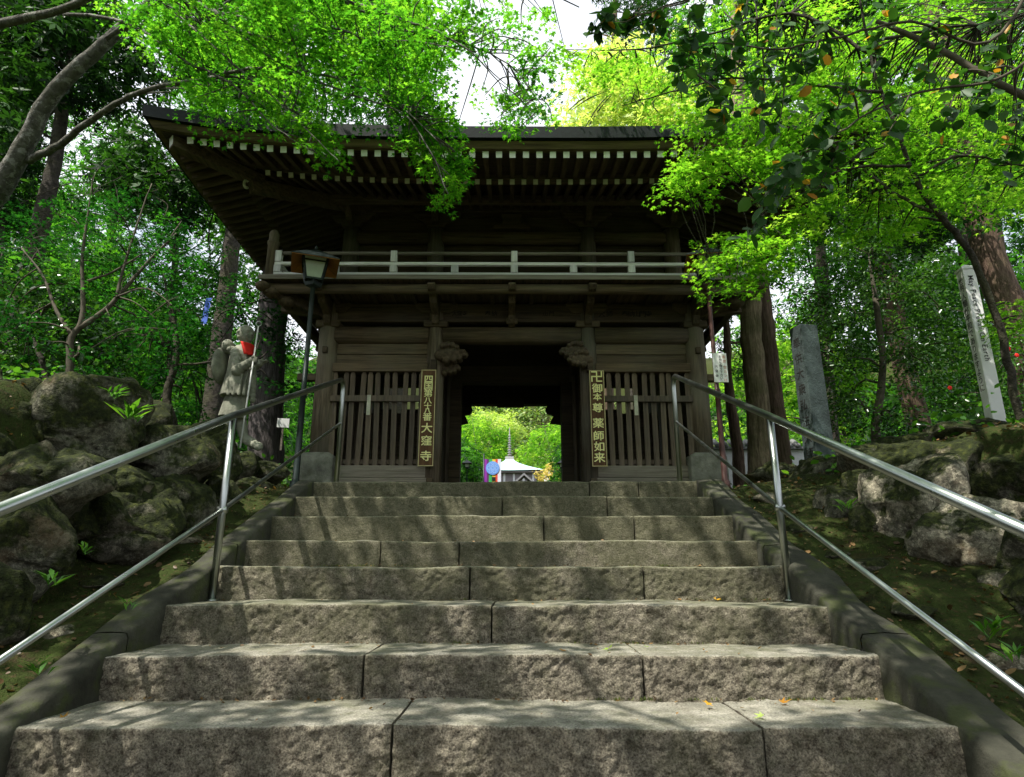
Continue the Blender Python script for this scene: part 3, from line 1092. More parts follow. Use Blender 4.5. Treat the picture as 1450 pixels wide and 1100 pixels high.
RY = DEP - .08
prL = [(370, 105), (385, 150), (365, 190), (330, 198), (300, 205), (322, 235), (340, 285), (270, 300), (200, 310), (228, 345), (240, 375), (190, 380)]
prR = [(1155, 105), (1130, 150), (1150, 185), (1185, 195), (1222, 205), (1188, 260), (1180, 285), (1240, 290), (1310, 300), (1290, 330), (1295, 372), (1322, 375)]
for pr_, xe in ((prL, 60), (prR, 1460)):
    pts = [zx(X, Y, RY) for X, Y in pr_]
    a, b = zx(xe, 380, RY)[0], None
    pts = pts + [(a, pts[-1][1]), (a, pts[0][1])]
    MB().prism(pts, RY - .06, RY + .06).build("corbel", M['wdark'], gate, bevel=.006, fix=True)
pz = zx(0, 102, RY)[1]
bx("rear_lintel", 'wdark', -CI + .05, CI - .05, RY - .09, RY + .09, pz, 2.24)
a, b = zx(632, 125, RY - .11), zx(910, 125, RY - .11)
bx("lintel_block", 'wdark', a[0], b[0], RY - .17, RY - .095, a[1], pz + .1)
for X0, X1 in ((100, 175), (1325, 1400)):
    a, b = zx(X0, 600, RY), zx(X1, 600, RY)
    bx("rear_post", 'wdark', a[0], b[0], RY - .07, RY + .07, 0, 1.98)

# carved nosings: scroll heads on the inner faces of the middle columns
def carved(parent, x, y, z, s, k, seed):
    mb = MB()
    L = [(0, 0, .075), (.07, .01, .085), (.14, .02, .075), (.20, .015, .055), (.245, -.005, .035)]
    for dx, dz, r in L:
        mb.blob((x + s * dx * k, y, z + dz * k), (r * k, .05 * k, r * k * .85))
    for dx, dz, r in ((.02, .09, .035), (.07, .105, .035), (.12, .10, .032), (.17, .075, .028), (.22, .03, .022), (.25, .03, .018), (.2, -.045, .03), (.14, -.06, .035), (.06, -.075, .04), (.26, -.01, .02)):
        for yy in (-.04, .04):
            mb.blob((x + s * dx * k, y + yy * k, z + dz * k), r * k * 1.05, 8, 6)
    mb.tube([(x + s * (.25 + .03 * math.cos(t)) * k, y, z + (.0 + .03 * math.sin(t)) * k) for t in np.linspace(-2, 3, 9)], .014 * k, 6)
    me = mb.mesh("carved_nosing", M['wy'], True)
    o = put("carved_nosing", me, parent)
    md = o.modifiers.new("weld", 'REMESH')
    md.mode = 'VOXEL'
    md.voxel_size = .009
    md.use_smooth_shade = True
    return o


carved(gate, -CI + .08, -.12, 1.80, 1, 1.15, 1)
carved(gate, CI - .08, -.12, 1.84, -1, 1.0, 2)
carved(gate, CI - .02, -.18, 1.72, -1, .9, 3)
carved(gate, -CI + .06, -.02, 1.66, 1, .9, 4)
# a small cross tenon at the sign columns
for s in (-1, 1):
    bx("tenon", 'wdark', s * CI - .035, s * CI + .035, -.19, -.10, .19, .29)
    bx("tenon", 'wdark', s * CO - .03, s * CO + .03, -.16, -.11, 1.82, 1.90)
    bx("hanging_block", 'wdark', s * CI - .035, s * CI + .035, -.20, -.10, 1.58, 1.72)

# bracket arms under the balcony
def arm(x, w=.09, y1=-.60, z1=2.50, mid=False):
    prof = [(.0, 2.50), (0, 2.22), (-.10, 2.17), (-.16, 2.20), (-.20, 2.30), (-.34, 2.34), (-.42, 2.36), (-.47, 2.42), (-.66, 2.43), (-.70, 2.48), (-.66, 2.52)]
    mb = MB().prismx(prof, x - w / 2, x + w / 2)
    return mb.build("bracket_arm", M['wy'], gate, bevel=.008, fix=True)


for x in ROW:
    arm(x)
    bx("bearing_block", 'wx', x - .15, x + .15, -.13, .13, 2.17, 2.26, bevel=.02)
    mb = MB().prism([(x - .26, 2.50), (x - .26, 2.44), (x - .18, 2.37), (x + .18, 2.37), (x + .26, 2.44), (x + .26, 2.50)], -.085, -.058)
    mb.build("bracket_board", M['wx'], gate, fix=True)
arm(0, .085)
bx("bearing_block", 'wx', -.07, .07, -.16, -.10, 2.20, 2.28, bevel=.015)
for s in (-1, 1):   # diagonal corner arms
    mb = MB()
    mb.beam((s * CO, 0, 2.33), (s * (CO + .62), -.62, 2.46), .10, .13)
    mb.build("corner_arm", M['wy'], gate, bevel=.012)
    mb = MB()
    mb.blob((s * (CO + .64), -.64, 2.47), (.085, .085, .06)).blob((s * (CO + .55), -.55, 2.43), (.10, .10, .07)).blob((s * (CO + .42), -.42, 2.37), (.10, .10, .07))
    mb.build("corner_scroll", M['wy'], gate, True)
    for y in (0, 1.5, 3.0):
        mb = MB().beam((s * CO, y, 2.38), (s * (CO + .62), y, 2.46), .09, .12)
        mb.build("side_bracket_arm", M['wx'], gate, bevel=.01)

# balcony deck
DK, BY, BX = 2.60, -.62, CO + .58
roundbeam("deck_beam", -BX - .02, BX + .02, BY + .06, 2.475, .06, .062)
roundbeam("deck_beam", -BX - .02, BX + .02, DEP - BY - .06, 2.475, .06, .062)
for s in (-1, 1):
    mb = MB()
    mb.box(s * (BX - .06) - .05, s * (BX - .06) + .05, BY + .12, DEP - BY - .12, 2.42, 2.53)
    mb.build("deck_beam", M['wy'], gate, bevel=.01)
nb = 40
for j in range(nb):  # deck boards run across the front
    w_ = (2 * BX + .16) / nb
    x = -BX - .08 + j * w_
    MB().box(x, x + w_ - .004, BY - .06, .6, 2.545, 2.585).build("deck_board", M['wy'], gate)
for s in (-1, 1):
    bx("deck_edge", 'wy', s * (BX + .02) - .08, s * (BX + .02) + .08, .61, DEP - BY + .05, 2.545, 2.585)
for j in range(9):
    y = .61 + j * .37
    bx("floor_board", 'wdark', -CO - .45, CO + .45, y, y + .363, 2.545, 2.583)
bx("deck_nosing", 'beamlow', -BX - .10, BX + .10, BY - .075, BY - .062, 2.54, 2.60)
# joists seen from under the balcony
for j in range(12):
    x = -BX + .2 + j * (2 * BX - .4) / 11
    if min(abs(x - q) for q in ROW + [0]) > .1:
        bx("deck_joist", 'wdark', x - .025, x + .025, BY + .13, -.06, 2.48, 2.54)

# railing
rail = gate
def rail_piece(name, mat, *a, **k):
    return bx(name, mat, *a, **k)


yr = BY + .0
bx("bottom_rail", 'wpale', -BX + .05, BX - .05, yr - .03, yr + .03, 2.604, 2.648)
bx("middle_rail", 'wpale', -BX + .05, BX - .05, yr - .024, yr + .024, 2.745, 2.785)
mb = MB().tube([(-BX + .05, yr, 2.905), (BX - .05, yr, 2.905)], .022, 10)
mb.build("top_rail", M['beamlow'], gate, True)
for s in (-1, 1):
    bx("side_bottom_rail", 'wpalez', s * (BX - .0) - .03, s * BX + .03, yr + .09, DEP + .5, 2.604, 2.648)
    bx("side_middle_rail", 'wpalez', s * BX - .024, s * BX + .024, yr + .09, DEP + .5, 2.745, 2.785)
    MB().tube([(s * BX, yr + .09, 2.905), (s * BX, DEP + .5, 2.905)], .026, 10).build("side_top_rail", M['wpalez'], gate, True)
for u in (395, 557, 727, 893, 1050):
    x = G(u, 375, BY)[0]
    bx("rail_post", 'wpalez', x - .042, x + .042, yr - .036, yr + .036, 2.65, 2.742)
    bx("rail_post", 'wpalez', x - .038, x + .038, yr - .034, yr + .034, 2.787, 2.93)
for u in (475, 643, 811, 977):
    x = G(u, 382, BY)[0]
    bx("short_rail_post", 'wpalez', x - .042, x + .042, yr - .036, yr + .036, 2.65, 2.743)
for s, mt in ((-1, 'wz'), (1, 'wpalez')):
    MB().lathe([(.062, 2.6), (.062, 3.02), (.072, 3.03), (.072, 3.06), (.055, 3.07), (.06, 3.12), (.062, 3.16), (.045, 3.2), (.012, 3.225)], 16, (s * (BX + .0), yr + .02, 0)).build("corner_post", M[mt], gate, True)

# upper storey
UY = .40
UC = [G(498, 350, UY)[0], G(620, 350, UY)[0], G(835, 350, UY)[0], G(956, 350, UY)[0]]
UC = [-2.2, -1.04, 1.04, 2.2]
for x in UC:
    MB().lathe([(.115, 2.59), (.115, 3.5), (.11, 3.78)], 16, (x, UY, 0)).build("upper_column", M['wz'], gate, True)
    # boat-shaped bracket under the eave beam
    prof = [(x - .34, 4.02), (x - .34, 3.97), (x - .27, 3.95), (x - .23, 3.89), (x - .16, 3.87), (x - .12, 3.80), (x + .12, 3.80), (x + .16, 3.87), (x + .23, 3.89), (x + .27, 3.95), (x + .34, 3.97), (x + .34, 4.02)]
    MB().prism(prof, UY - .09, UY - .02).build("bracket_board", M['wx'], gate, bevel=.008, fix=True)
    MB().prismx([(UY + .1, 4.02), (UY + .1, 3.82), (UY - .2, 3.82), (UY - .28, 3.9), (UY - .38, 3.93), (UY - .40, 4.0), (UY - .36, 4.02)], x - .045, x + .045).build("bracket_arm", M['wy'], gate, bevel=.008, fix=True)
for a, b in zip(UC[:-1], UC[1:]):
    roundbeam("upper_tie_beam", a + .09, b - .09, UY - .01, 3.66, .075, .095)
    nbd = 7
    for j in range(nbd):
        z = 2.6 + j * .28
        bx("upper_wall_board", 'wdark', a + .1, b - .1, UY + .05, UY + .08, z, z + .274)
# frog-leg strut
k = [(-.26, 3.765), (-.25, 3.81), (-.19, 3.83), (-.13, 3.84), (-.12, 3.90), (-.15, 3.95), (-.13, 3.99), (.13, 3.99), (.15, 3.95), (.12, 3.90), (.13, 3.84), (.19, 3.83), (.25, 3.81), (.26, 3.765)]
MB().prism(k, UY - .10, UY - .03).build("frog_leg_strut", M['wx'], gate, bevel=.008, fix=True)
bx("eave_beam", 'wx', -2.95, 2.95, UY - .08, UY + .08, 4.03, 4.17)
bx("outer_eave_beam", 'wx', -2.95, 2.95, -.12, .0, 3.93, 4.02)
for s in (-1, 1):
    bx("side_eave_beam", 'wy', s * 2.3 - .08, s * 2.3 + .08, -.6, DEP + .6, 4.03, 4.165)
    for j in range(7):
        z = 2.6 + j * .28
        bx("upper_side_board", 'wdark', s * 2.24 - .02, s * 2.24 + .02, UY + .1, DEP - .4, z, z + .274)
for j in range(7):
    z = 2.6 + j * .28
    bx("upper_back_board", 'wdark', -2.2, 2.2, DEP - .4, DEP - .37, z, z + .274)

# ---- roof
EY, EX = -1.60, 3.93             # eave line: local front y and half width
CYr = DEP / 2
HY = CYr - EY
ZE = 3.93                         # top of the eave edge at mid span


def lift(t):
    return 0.215 * abs(t) ** 3.2


def perim(inset, z_add, nseg=48):
    """closed loop around the eaves, lifted at the corners"""
    hx, hy = EX - inset, HY - inset
    pts = []
    for side in range(4):
        for j in range(nseg):
            t = -1 + 2 * j / nseg
            if side == 0:
                x, y = t * hx, -hy
            elif side == 1:
                x, y = hx, t * hy
            elif side == 2:
                x, y = -t * hx, hy
            else:
                x, y = -hx, -t * hy
            q = max(abs(x) / hx if side in (0, 2) else 0, abs(y) / hy if side in (1, 3) else 0)
            L = lift(q)
            push = 1 + 0.10 * L
            pts.append((x * push, CYr + y * push, ZE + z_add(inset) + L))
    return pts


def ring(name, mat, specs, parent=gate, smooth_=False, close=True):
    """loft between eave loops given as (inset, z offset)"""
    loops = [perim(i, lambda q, z=z: z) for i, z in specs]
    n = len(loops[0])
    vs = [p for l in loops for p in l]
    fs = []
    m = len(loops)
    for i in range(m if close else m - 1):
        for k_ in range(n):
            fs.append((i * n + k_, i * n + (k_ + 1) % n, ((i + 1) % m) * n + (k_ + 1) % n, ((i + 1) % m) * n + k_))
    return MB().add(vs, fs).build(name, M[mat], parent, smooth_, fix=close)


ring("roof_edge", 'copper', [(0, 0), (0.01, -.135), (.12, -.145), (.12, 0.0)])
ring("eave_fascia", 'fascia', [(.05, -.149), (.09, -.222), (.19, -.222), (.16, -.149)])
# roof slope, concave, up to the ridge
loops = []
NR = 9
for i in range(NR + 1):
    t = i / NR
    ins = .05 + t * (HY - .12)
    zz = .005 + 1.95 * (0.42 * t + 0.58 * t * t)
    lp = perim(0.0, lambda q: 0)
    hx, hy = EX - ins, HY - ins
    pts = []
    for (x, y, z) in lp:
        X = x * hx / EX
        Yv = CYr + (y - CYr) * hy / HY
        pts.append((X, Yv, ZE + zz + (z - ZE) * (1 - t) ** 2))
    loops.append(pts)
n_ = len(loops[0])
fs = []
for i in range(NR):
    for k_ in range(n_):
        fs.append((i * n_ + k_, i * n_ + (k_ + 1) % n_, (i + 1) * n_ + (k_ + 1) % n_, (i + 1) * n_ + k_))
fs.append(tuple(NR * n_ + k_ for k_ in range(n_)))
MB().add([p for l in loops for p in l], fs).build("roof_slope", M['copper'], gate, True)
MB().box(-EX + HY + .0, EX - HY, CYr - .16, CYr + .16, ZE + 1.9, ZE + 2.2).build("roof_ridge", M['copper'], gate, bevel=.03)

# soffit boards over the rafters, two decks
def soffit_z(inset):
    # underside heights: flying deck then base deck
    return None


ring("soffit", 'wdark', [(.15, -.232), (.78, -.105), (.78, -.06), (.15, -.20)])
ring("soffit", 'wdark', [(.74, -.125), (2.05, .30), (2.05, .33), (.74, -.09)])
ring("eave_purlin", 'wx', [(.70, -.215), (.70, -.13), (.78, -.13), (.78, -.215)])

# rafters: two tiers, each with a painted end
fly_len = .62
RS = .148
fly_me = None
cap_me = MB().box(-.034, .034, -.004, .0, -.036, .036).mesh("end_cap", M['white'])
cap2_me = MB().box(-.028, .028, -.004, .0, -.03, .03).mesh("end_cap", M['offwhite'])


def rafter(name, tip, tail, w_, h_, capm, white=True):
    a, b = Vector(tip), Vector(tail)
    d = b - a
    L = d.length
    key = (name, round(L, 2))
    if key not in rafter.cache:
        rafter.cache[key] = MB().box(-w_ / 2, w_ / 2, 0, L, -h_ / 2, h_ / 2).mesh(name, M['wy'])
    o = put(name, rafter.cache[key], gate)
    q = d.normalized()
    yaw = math.atan2(-q.x, q.y)
    pit = math.asin(q.z)
    o.rotation_euler = (pit, 0, yaw)
    o.location = a
    if capm:
        c = put("end_cap", capm, o)
    return o


rafter.cache = {}


def pt(side, t, inset, z):
    """point under the eaves on side 0 front 1 right 2 back 3 left, at signed position t along it"""
    hx, hy = EX, HY
    half = hx if side in (0, 2) else hy
    L = lift(min(1, abs(t) / (half - inset * .6)))
    if side == 0:
        return (t, CYr - hy + inset, ZE + z + L)
    if side == 2:
        return (t, CYr + hy - inset, ZE + z + L)
    if side == 1:
        return (hx - inset, CYr + t, ZE + z + L)
    return (-hx + inset, CYr + t, ZE + z + L)


for side in range(4):
    half = EX if side in (0, 2) else HY
    n = int((half - .34) / RS)
    for j in range(-n, n + 1):
        t = j * RS
        if side in (2,) and j % 2:
            pass
        room = half - abs(t)          # distance to the hip diagonal
        i1 = min(.80, room)
        if i1 > .3:
            a = pt(side, t, .135, -.262 - .0)
            za = -.262 + (i1 - .135) * .205
            b = pt(side, t, i1, za)
            rafter("flying_rafter", a, b, .058, .066, cap_me if side == 0 else None)
    n = int((half - .95) / (RS * .93))
    for j in range(-n, n + 1):
        t = j * RS * .93
        room = half - abs(t)
        i1 = min(2.0, room)
        if i1 > .95:
            a = pt(side, t, .68, -.245)
            b = pt(side, t, i1, -.245 + (i1 - .68) * .325)
            rafter("base_rafter", a, b, .05, .058, cap2_me if side == 0 else None)
for sx in (-1, 1):
    for sy in (-1, 1):
        def hp(ins, z, L):
            return Vector((sx * (EX - ins), CYr + sy * (HY - ins), ZE + z + L))
        mb = MB().beam(hp(.16, -.29, .19), hp(.9, -.17, .05), .12, .14)
        o = mb.build("hip_rafter", M['wy'], gate, bevel=.008)
        d = (hp(.16, 0, 0) - hp(.9, 0, 0)).normalized()
        mb = MB().beam(hp(.16, -.29, .19), hp(.155, -.291, .19), .10, .12)
        mb.build("end_cap", M['white'], o)
        mb = MB().beam(hp(.80, -.30, .07), hp(2.1, .20, 0), .12, .16)
        o = mb.build("lower_hip_rafter", M['wy'], gate, bevel=.008)
        p = hp(.78, -.30, .07)
        mb = MB().tube([p + d * (.02 + .05 * math.cos(t) * .6) + Vector((0, 0, .05 * math.sin(t))) for t in np.linspace(-2.2, 2.2, 10)], .018, 6)
        mb.build("scroll_end", M['offwhite'], o, True)

# faint brushed characters on the header boards
mb = MB()
def row_text(mb, s, x0, z, size, y, step):
    for i, ch in enumerate(s):
        v, f = glyph(ch, 0.01)
        c = (v.min(0) + v.max(0)) / 2
        mb.add([(x0 + i * step + (p[0] - c[0]) * size, y, z + (p[1] - c[1]) * size) for p in v], f)


row_text(mb, "大窪寺", -.72, 2.37, .07, -.0575, .065)
row_text(mb, "奉納", -.30, 2.37, .08, -.0575, .08)
row_text(mb, "山門", .42, 2.37, .07, -.0575, .08)
row_text(mb, "大師", 1.13, 2.37, .085, -.0575, .10)
row_text(mb, "奉納山門寺", 1.42, 2.37, .09, -.0575, .075)
tag(mb.build("brushed_writing", M['ink'], gate), kind='stuff')

# picket screens in the two side bays
picket_me = MB().prism([(-.03, 0), (.03, 0), (.03, 1.115), (.018, 1.15), (0, 1.175), (-.018, 1.15), (-.03, 1.115)], -.012, .012)
pm = picket_me.mesh("picket", M['picket'])
for s, word, words_ in ((-1, "left", "weathered picket screen in the left bay of the gate beside the sign 四国"), (1, "right", "weathered picket screen in the right bay of the gate beside the swastika sign")):
    label = "weathered wooden picket fence filling the gate bay left of the passage" if s < 0 else "weathered wooden picket fence filling the gate bay right of the passage"
    x0 = GXc + s * (CO + CI) / 2
    f = thing("picket_fence", label, "fence", (x0, GYc - .085 + .0157 * (x0 - GXc), .452), R(.9))
    for i in range(11):
        o = put("picket", pm, f)
        o.location = (-.52 + i * .104, .045, .0)
        o.rotation_euler = (0, R(random.uniform(-1.1, 1.1)), R(random.uniform(-3, 3)))
    bx("fence_rail", 'picket', -.57, .57, -.012, .028, .77, .845, parent=f)
    bx("fence_rail", 'picket', -.57, .57, .06, .09, .02, .08, parent=f)
    xo = -.10 if s < 0 else -.12
    bx("paper_tag", 'offwhite', xo - .022, xo + .022, -.024, -.014, .60, .845, bevel=0, parent=f)

# ------------------------------------------------------------------ hanging sign boards
def sign_board(pxs, chars, label, manji=False):
    (u0, v0), (u1, v1), (u2, v2), (u3, v3) = pxs      # tl tr br bl
    Y = GYc - .25
    c = [Vector(at(*q, Y)) for q in pxs]
    cx = (c[0].x + c[1].x + c[2].x + c[3].x) / 4
    zt, zb = (c[0].z + c[1].z) / 2, (c[2].z + c[3].z) / 2
    wd = ((c[1].x - c[0].x) + (c[2].x - c[3].x)) / 2
    t = thing("sign_board", label, "sign", (cx, Y, zb), R(.9))
    H = zt - zb
    lean = math.atan2(((c[0].x + c[1].x) - (c[2].x + c[3].x)) / 2, H)
    t.rotation_euler = (0, lean * .6, R(.9))
    MB().box(-wd / 2, wd / 2, 0, .028, 0, H).build("board", M['signwood'], t, bevel=.003)
    e = .010
    mb = MB()
    for a in ((-wd / 2, -wd / 2 + e, 0, H), (wd / 2 - e, wd / 2, 0, H), (-wd / 2 + e, wd / 2 - e, 0, e), (-wd / 2 + e, wd / 2 - e, H - e, H)):
        mb.box(a[0], a[1], -.005, -.0005, a[2], a[3])
    mb.build("edge_trim", M['trimgold'], t)
    mb = MB()
    if manji:
        s_ = .034
        z = H - .075
        tk = .0155
        x = 0
        mb2 = MB()
        for a in ((-tk / 2, tk / 2, -2 * s_, 2 * s_), (-2 * s_, -tk / 2, -tk / 2, tk / 2), (tk / 2, 2 * s_, -tk / 2, tk / 2),
                  (-2 * s_, -tk / 2, 2 * s_ - tk, 2 * s_), (tk / 2, 2 * s_, -2 * s_, -2 * s_ + tk),
                  (2 * s_ - tk, 2 * s_, tk / 2, 2 * s_), (-2 * s_, -2 * s_ + tk, -2 * s_, -tk / 2)):
            mb2.box(x + a[0] * .95, x + a[1] * .95, -.0045, -.0008, z + a[2] * .95, z + a[3] * .95)
        # the temple manji has its arms turned to the left
        mb2.v = [(-p[0] if False else p[0], p[1], p[2]) for p in mb2.v]
        mb2.build("emblem", M['gold'], t)
    for ch, zc, sz in chars:
        mb = MB()
        v, f = glyph(ch, 0.0)
        cc = (v.min(0) + v.max(0)) / 2
        ext = (v.max(0) - v.min(0)).max()
        kx = sz / max(ext, .6)
        for q_, (ddx, ddz) in enumerate(((0, 0), (.022, 0), (-.022, 0), (0, .018), (0, -.018))):
            mb.add([((p[0] - cc[0] + ddx) * kx, -.003 - q_ * .0002, H * (1 - zc) + (p[1] - cc[1] + ddz) * kx * .92) for p in v], f)
        mb.build("character", M['gold'], t)
    return t


def fr(y, a=143, b=982):
    return (y - a) / (b - a)


sign_board([(597, 523.5), (618, 523.5), (613, 660), (591.5, 660)],
           [("四", fr(228), .092), ("国", fr(288), .10), ("第", fr(352), .10), ("八", fr(418), .09), ("十", fr(465), .085), ("八", fr(512), .09), ("番", fr(562), .10), ("大", fr(657), .125), ("窪", fr(765), .125), ("寺", fr(895), .125)],
           "tall brown wooden sign reading 四国第八十八番 大窪寺 in gold left of the passage")
sign_board([(834, 524.5), (855, 524.5), (860, 660.5), (839, 660.5)],
           [("御", fr(303), .12), ("本", fr(380), .10), ("尊", fr(475), .12), ("薬", fr(610), .125), ("師", fr(720), .12), ("如", fr(812), .12), ("来", fr(905), .125)],
           "tall brown wooden sign with gold 卍 and 御本尊 薬師如来 right of the passage", True)

# ------------------------------------------------------------------ handrails
def handrail(sx, label, xr):
    t = thing("handrail", label, "handrail", (xr, 3.78, SZ[7]))
    o = Vector((xr, 3.78, SZ[7]))

    def L(y, z):
        return Vector((0, y, z)) - Vector((0, o.y, o.z))
    if sx < 0:
        top = [(0.2, -1.355), (3.765, .178), (5.95, 1.04)]
        low = [(0.2, -1.86), (3.765, -.382), (6.02, .62)]
        ye = 6.06
    else:
        top = [(0.2, -1.36), (3.785, .170), (5.93, 1.06)]
        low = [(0.2, -1.86), (3.785, -.37), (6.0, .625)]
        ye = 6.04
    zt = top[-1][1]
    bend = [L(y, z) for y, z in top]
    for a in np.linspace(0.15, 1, 8):
        ang = (math.pi / 2 + .38) * a
        # turn from the slope down into the end post
        bend.append(L(top[-1][0] + .11 * math.sin(ang * .88), zt + .035 * math.sin(min(math.pi, ang * 1.2)) - .11 * (1 - math.cos(ang * .86))))
    bend[-1].y = ye - o.y
    bend.append(L(ye, -.02))
    MB().tube(bend, .0225, 16).build("top_rail", M['steel'], t, True)
    MB().tube([L(*low[0]), L(*low[1]), L(*low[2]), L(ye, low[2][1] + (ye - low[2][0]) * .44)], .0135, 12).build("lower_rail", M['steel'], t, True)
    for y, zb in ((3.765 if sx < 0 else 3.785, SZ[7]), (1.45, np.interp(1.45, SY, SZ) - .12)):
        zz = np.interp(y, [q[0] for q in top], [q[1] for q in top])
        MB().tube([L(y, zb - .02), L(y, zz - .012)], .021, 14).build("post", M['steel'], t, True)
        zz = np.interp(y, [q[0] for q in low], [q[1] for q in low])
        MB().tube([L(y, zz) + Vector((-.026, 0, 0)), L(y, zz) + Vector((.026, 0, 0))], .02, 10).build("collar", M['steel'], t, True)
        if y > 2:
            MB().lathe([(.036, -.004), (.036, .004), (.024, .006)], 14, L(y, zb + .002)).build("base_collar", M['steel'], t, True)
    return t


handrail(-1, "shiny steel handrail running up the left side of the steps", -1.712)
handrail(1, "shiny steel handrail running up the right side of the steps", 1.508)

# ------------------------------------------------------------------ lamp posts by the gate
def lamp(u, vb, Y, u1, v1, label, s=1.0, pole='bronze', zb=None, hoodm='lamproof', rz=0.0):
    x, _, z1 = at(u1, v1, Y)
    xb = at(u, vb, Y)[0]
    z0 = ground_z(x, Y) - .05 if zb is None else zb
    t = thing("lamp_post", label, "street lamp", (x, Y, z0), rz)
    h = z1 - z0
    MB().lathe([(.05 * s, 0), (.05 * s, .12), (.03 * s, .16), (.026 * s, h * .45), (.034 * s, h * .45 + .01), (.034 * s, h * .45 + .05), (.024 * s, h * .45 + .06), (.022 * s, h), (.03 * s, h + .01)], 14).build("pole", M[pole], t, True)
    # lantern: tapered box, frame, four panes, hood
    b, a, H = .075 * s, .115 * s, .22 * s
    z = h + .0
    MB().lathe([(.03 * s, z), (.075 * s, z + .02 * s), (.085 * s, z + .06 * s), (.06 * s, z + .07 * s)], 4).build("lantern_cup", M['bronze'], t)
    zb_ = z + .075 * s

    def cor(k_, q):
        r_ = b + (a - b) * q
        return Vector(((-1, 1, 1, -1)[k_] * r_, (-1, -1, 1, 1)[k_] * r_, zb_ + H * q))
    mb = MB()
    for k_ in range(4):
        mb.beam(cor(k_, 0), cor(k_, 1), .016 * s, .016 * s)
        for q in (0, 1):
            mb.beam(cor(k_, q), cor((k_ + 1) % 4, q), .02 * s, .02 * s)
        mb.beam(cor(k_, .8), cor((k_ + 1) % 4, .8), .012 * s, .012 * s)
    lf = mb.build("lantern_frame", M['bronze'], t)
    for k_ in range(4):
        p = [cor(k_, .03), cor((k_ + 1) % 4, .03), cor((k_ + 1) % 4, .97), cor(k_, .97)]
        c = (p[0] + p[2]) / 2
        cc = Vector((0, 0, c.z))
        p2 = [cc + (q - cc) * .985 for q in p]
        p3 = [cc + (q - cc) * .95 for q in p]
        MB().add(p2 + p3, [(0, 1, 2, 3), (7, 6, 5, 4), (0, 4, 5, 1), (1, 5, 6, 2), (2, 6, 7, 3), (3, 7, 4, 0)]).build("pane", M['lampglass'], lf)
    hh = .225 * s
    zt = zb_ + H
    ze_ = zt - .05 * s

    def pyr(r_, z0_, z1_):
        return [(-r_, -r_, z0_), (r_, -r_, z0_), (r_, r_, z0_), (-r_, r_, z0_), (0, 0, z1_)]
    MB().add(pyr(hh, ze_ + .008, zt + .13 * s) + pyr(hh, ze_ + .0005, zt + .115 * s), [(0, 1, 4), (1, 2, 4), (2, 3, 4), (3, 0, 4), (6, 5, 9), (7, 6, 9), (8, 7, 9), (5, 8, 9), (0, 5, 6, 1), (1, 6, 7, 2), (2, 7, 8, 3), (3, 8, 5, 0)]).build("hood", M['bronze'], t)
    MB().add(pyr(hh * .985, ze_ - .003, zt + .105 * s) + pyr(hh * .98, ze_ - .008, zt + .095 * s), [(0, 1, 4), (1, 2, 4), (2, 3, 4), (3, 0, 4), (6, 5, 9), (7, 6, 9), (8, 7, 9), (5, 8, 9), (0, 5, 6, 1), (1, 6, 7, 2), (2, 7, 8, 3), (3, 8, 5, 0)]).build("hood_lining", M[hoodm], t)
    MB().lathe([(.012, zt + .12 * s), (.02, zt + .14 * s), (.008, zt + .165 * s)], 8).build("finial", M['bronze'], t, True)
    return t


lamp(420, 650, 6.5, 443, 408, "square lantern with orange hood on dark pole left of the gate", 1.12, rz=R(20), zb=0.0)
rl = lamp(1025, 670, 6.5, 1002, 400, "brown lamp post with white notice plate right of the gate", 1.0, 'polebrown', rz=R(-10), zb=0.0)

# notice plate fixed on the right pole
p0, p1, p2 = at(1010, 500, 6.42), at(1029, 500, 6.42), at(1014, 541, 6.42)
t = thing("notice_plate", "small white notice with red and black Japanese writing on the brown pole", "sign", (at(1022, 541, 6.42)[0], 6.42, p2[2]))
W_, H_ = .145, p0[2] - p2[2]
MB().box(-W_ / 2, W_ / 2, 0, .008, 0, H_).build("plate", M['signwhite'], t, bevel=.001)
mb = MB()
text_column(mb, "喫煙 空カンは", .045, H_ - .02, .034, .046, -.002, .0)
mb.build("red_writing", M['redink'], t)
mb = MB()
text_column(mb, "お持ち帰り下さい", .004, H_ - .02, .030, .034, -.002, .01)
text_column(mb, "大 窪 寺", -.042, H_ - .125, .028, .036, -.002, .01)
mb.build("black_writing", M['black'], t)
mb = MB().box(-.02, .02, .008, .05, H_ * .45, H_ * .6)
mb.build("clamp", M['steel'], t)

# ------------------------------------------------------------------ stone stele, peace pole
Y = 6.6
a, b, c = at(1140, 645, Y), at(1155, 645, Y), at(1184, 645, Y)
top = at(1140, 455, Y)[2]
sx = (b[0] + c[0]) / 2
t = thing("stone_stele", "tall square granite pillar engraved with characters standing on right bank", "stone pillar", (sx, Y + .14, .1), R(11))
hs = .110
H_ = top - .1
MB().add([(-hs, -hs, 0), (hs, -hs, 0), (hs, hs, 0), (-hs, hs, 0), (-hs * .93, -hs * .93, H_ - .02), (hs * .93, -hs * .93, H_ - .02), (hs * .93, hs * .93, H_ - .02), (-hs * .93, hs * .93, H_ - .02), (0, 0, H_ + .02)],
         [(0, 3, 2, 1), (0, 1, 5, 4), (1, 2, 6, 5), (2, 3, 7, 6), (3, 0, 4, 7), (4, 5, 8), (5, 6, 8), (6, 7, 8), (7, 4, 8)]).build("pillar", M['stele'], t, bevel=.006)
mb = MB()
text_column(mb, "奉供大衆弘法大師", 0, H_ - .12, .12, .175, -hs * .99 - .0, .0, lambda p: (-hs * .99 - .0035 + .07 * hs * (p[2] / H_), p[0], p[2]))
# the engraved face looks to the left: mirror across to keep the characters readable
mb.v = [(p[0], -p[1], p[2]) for p in mb.v]
mb.build("engraving", M['ink'], t)

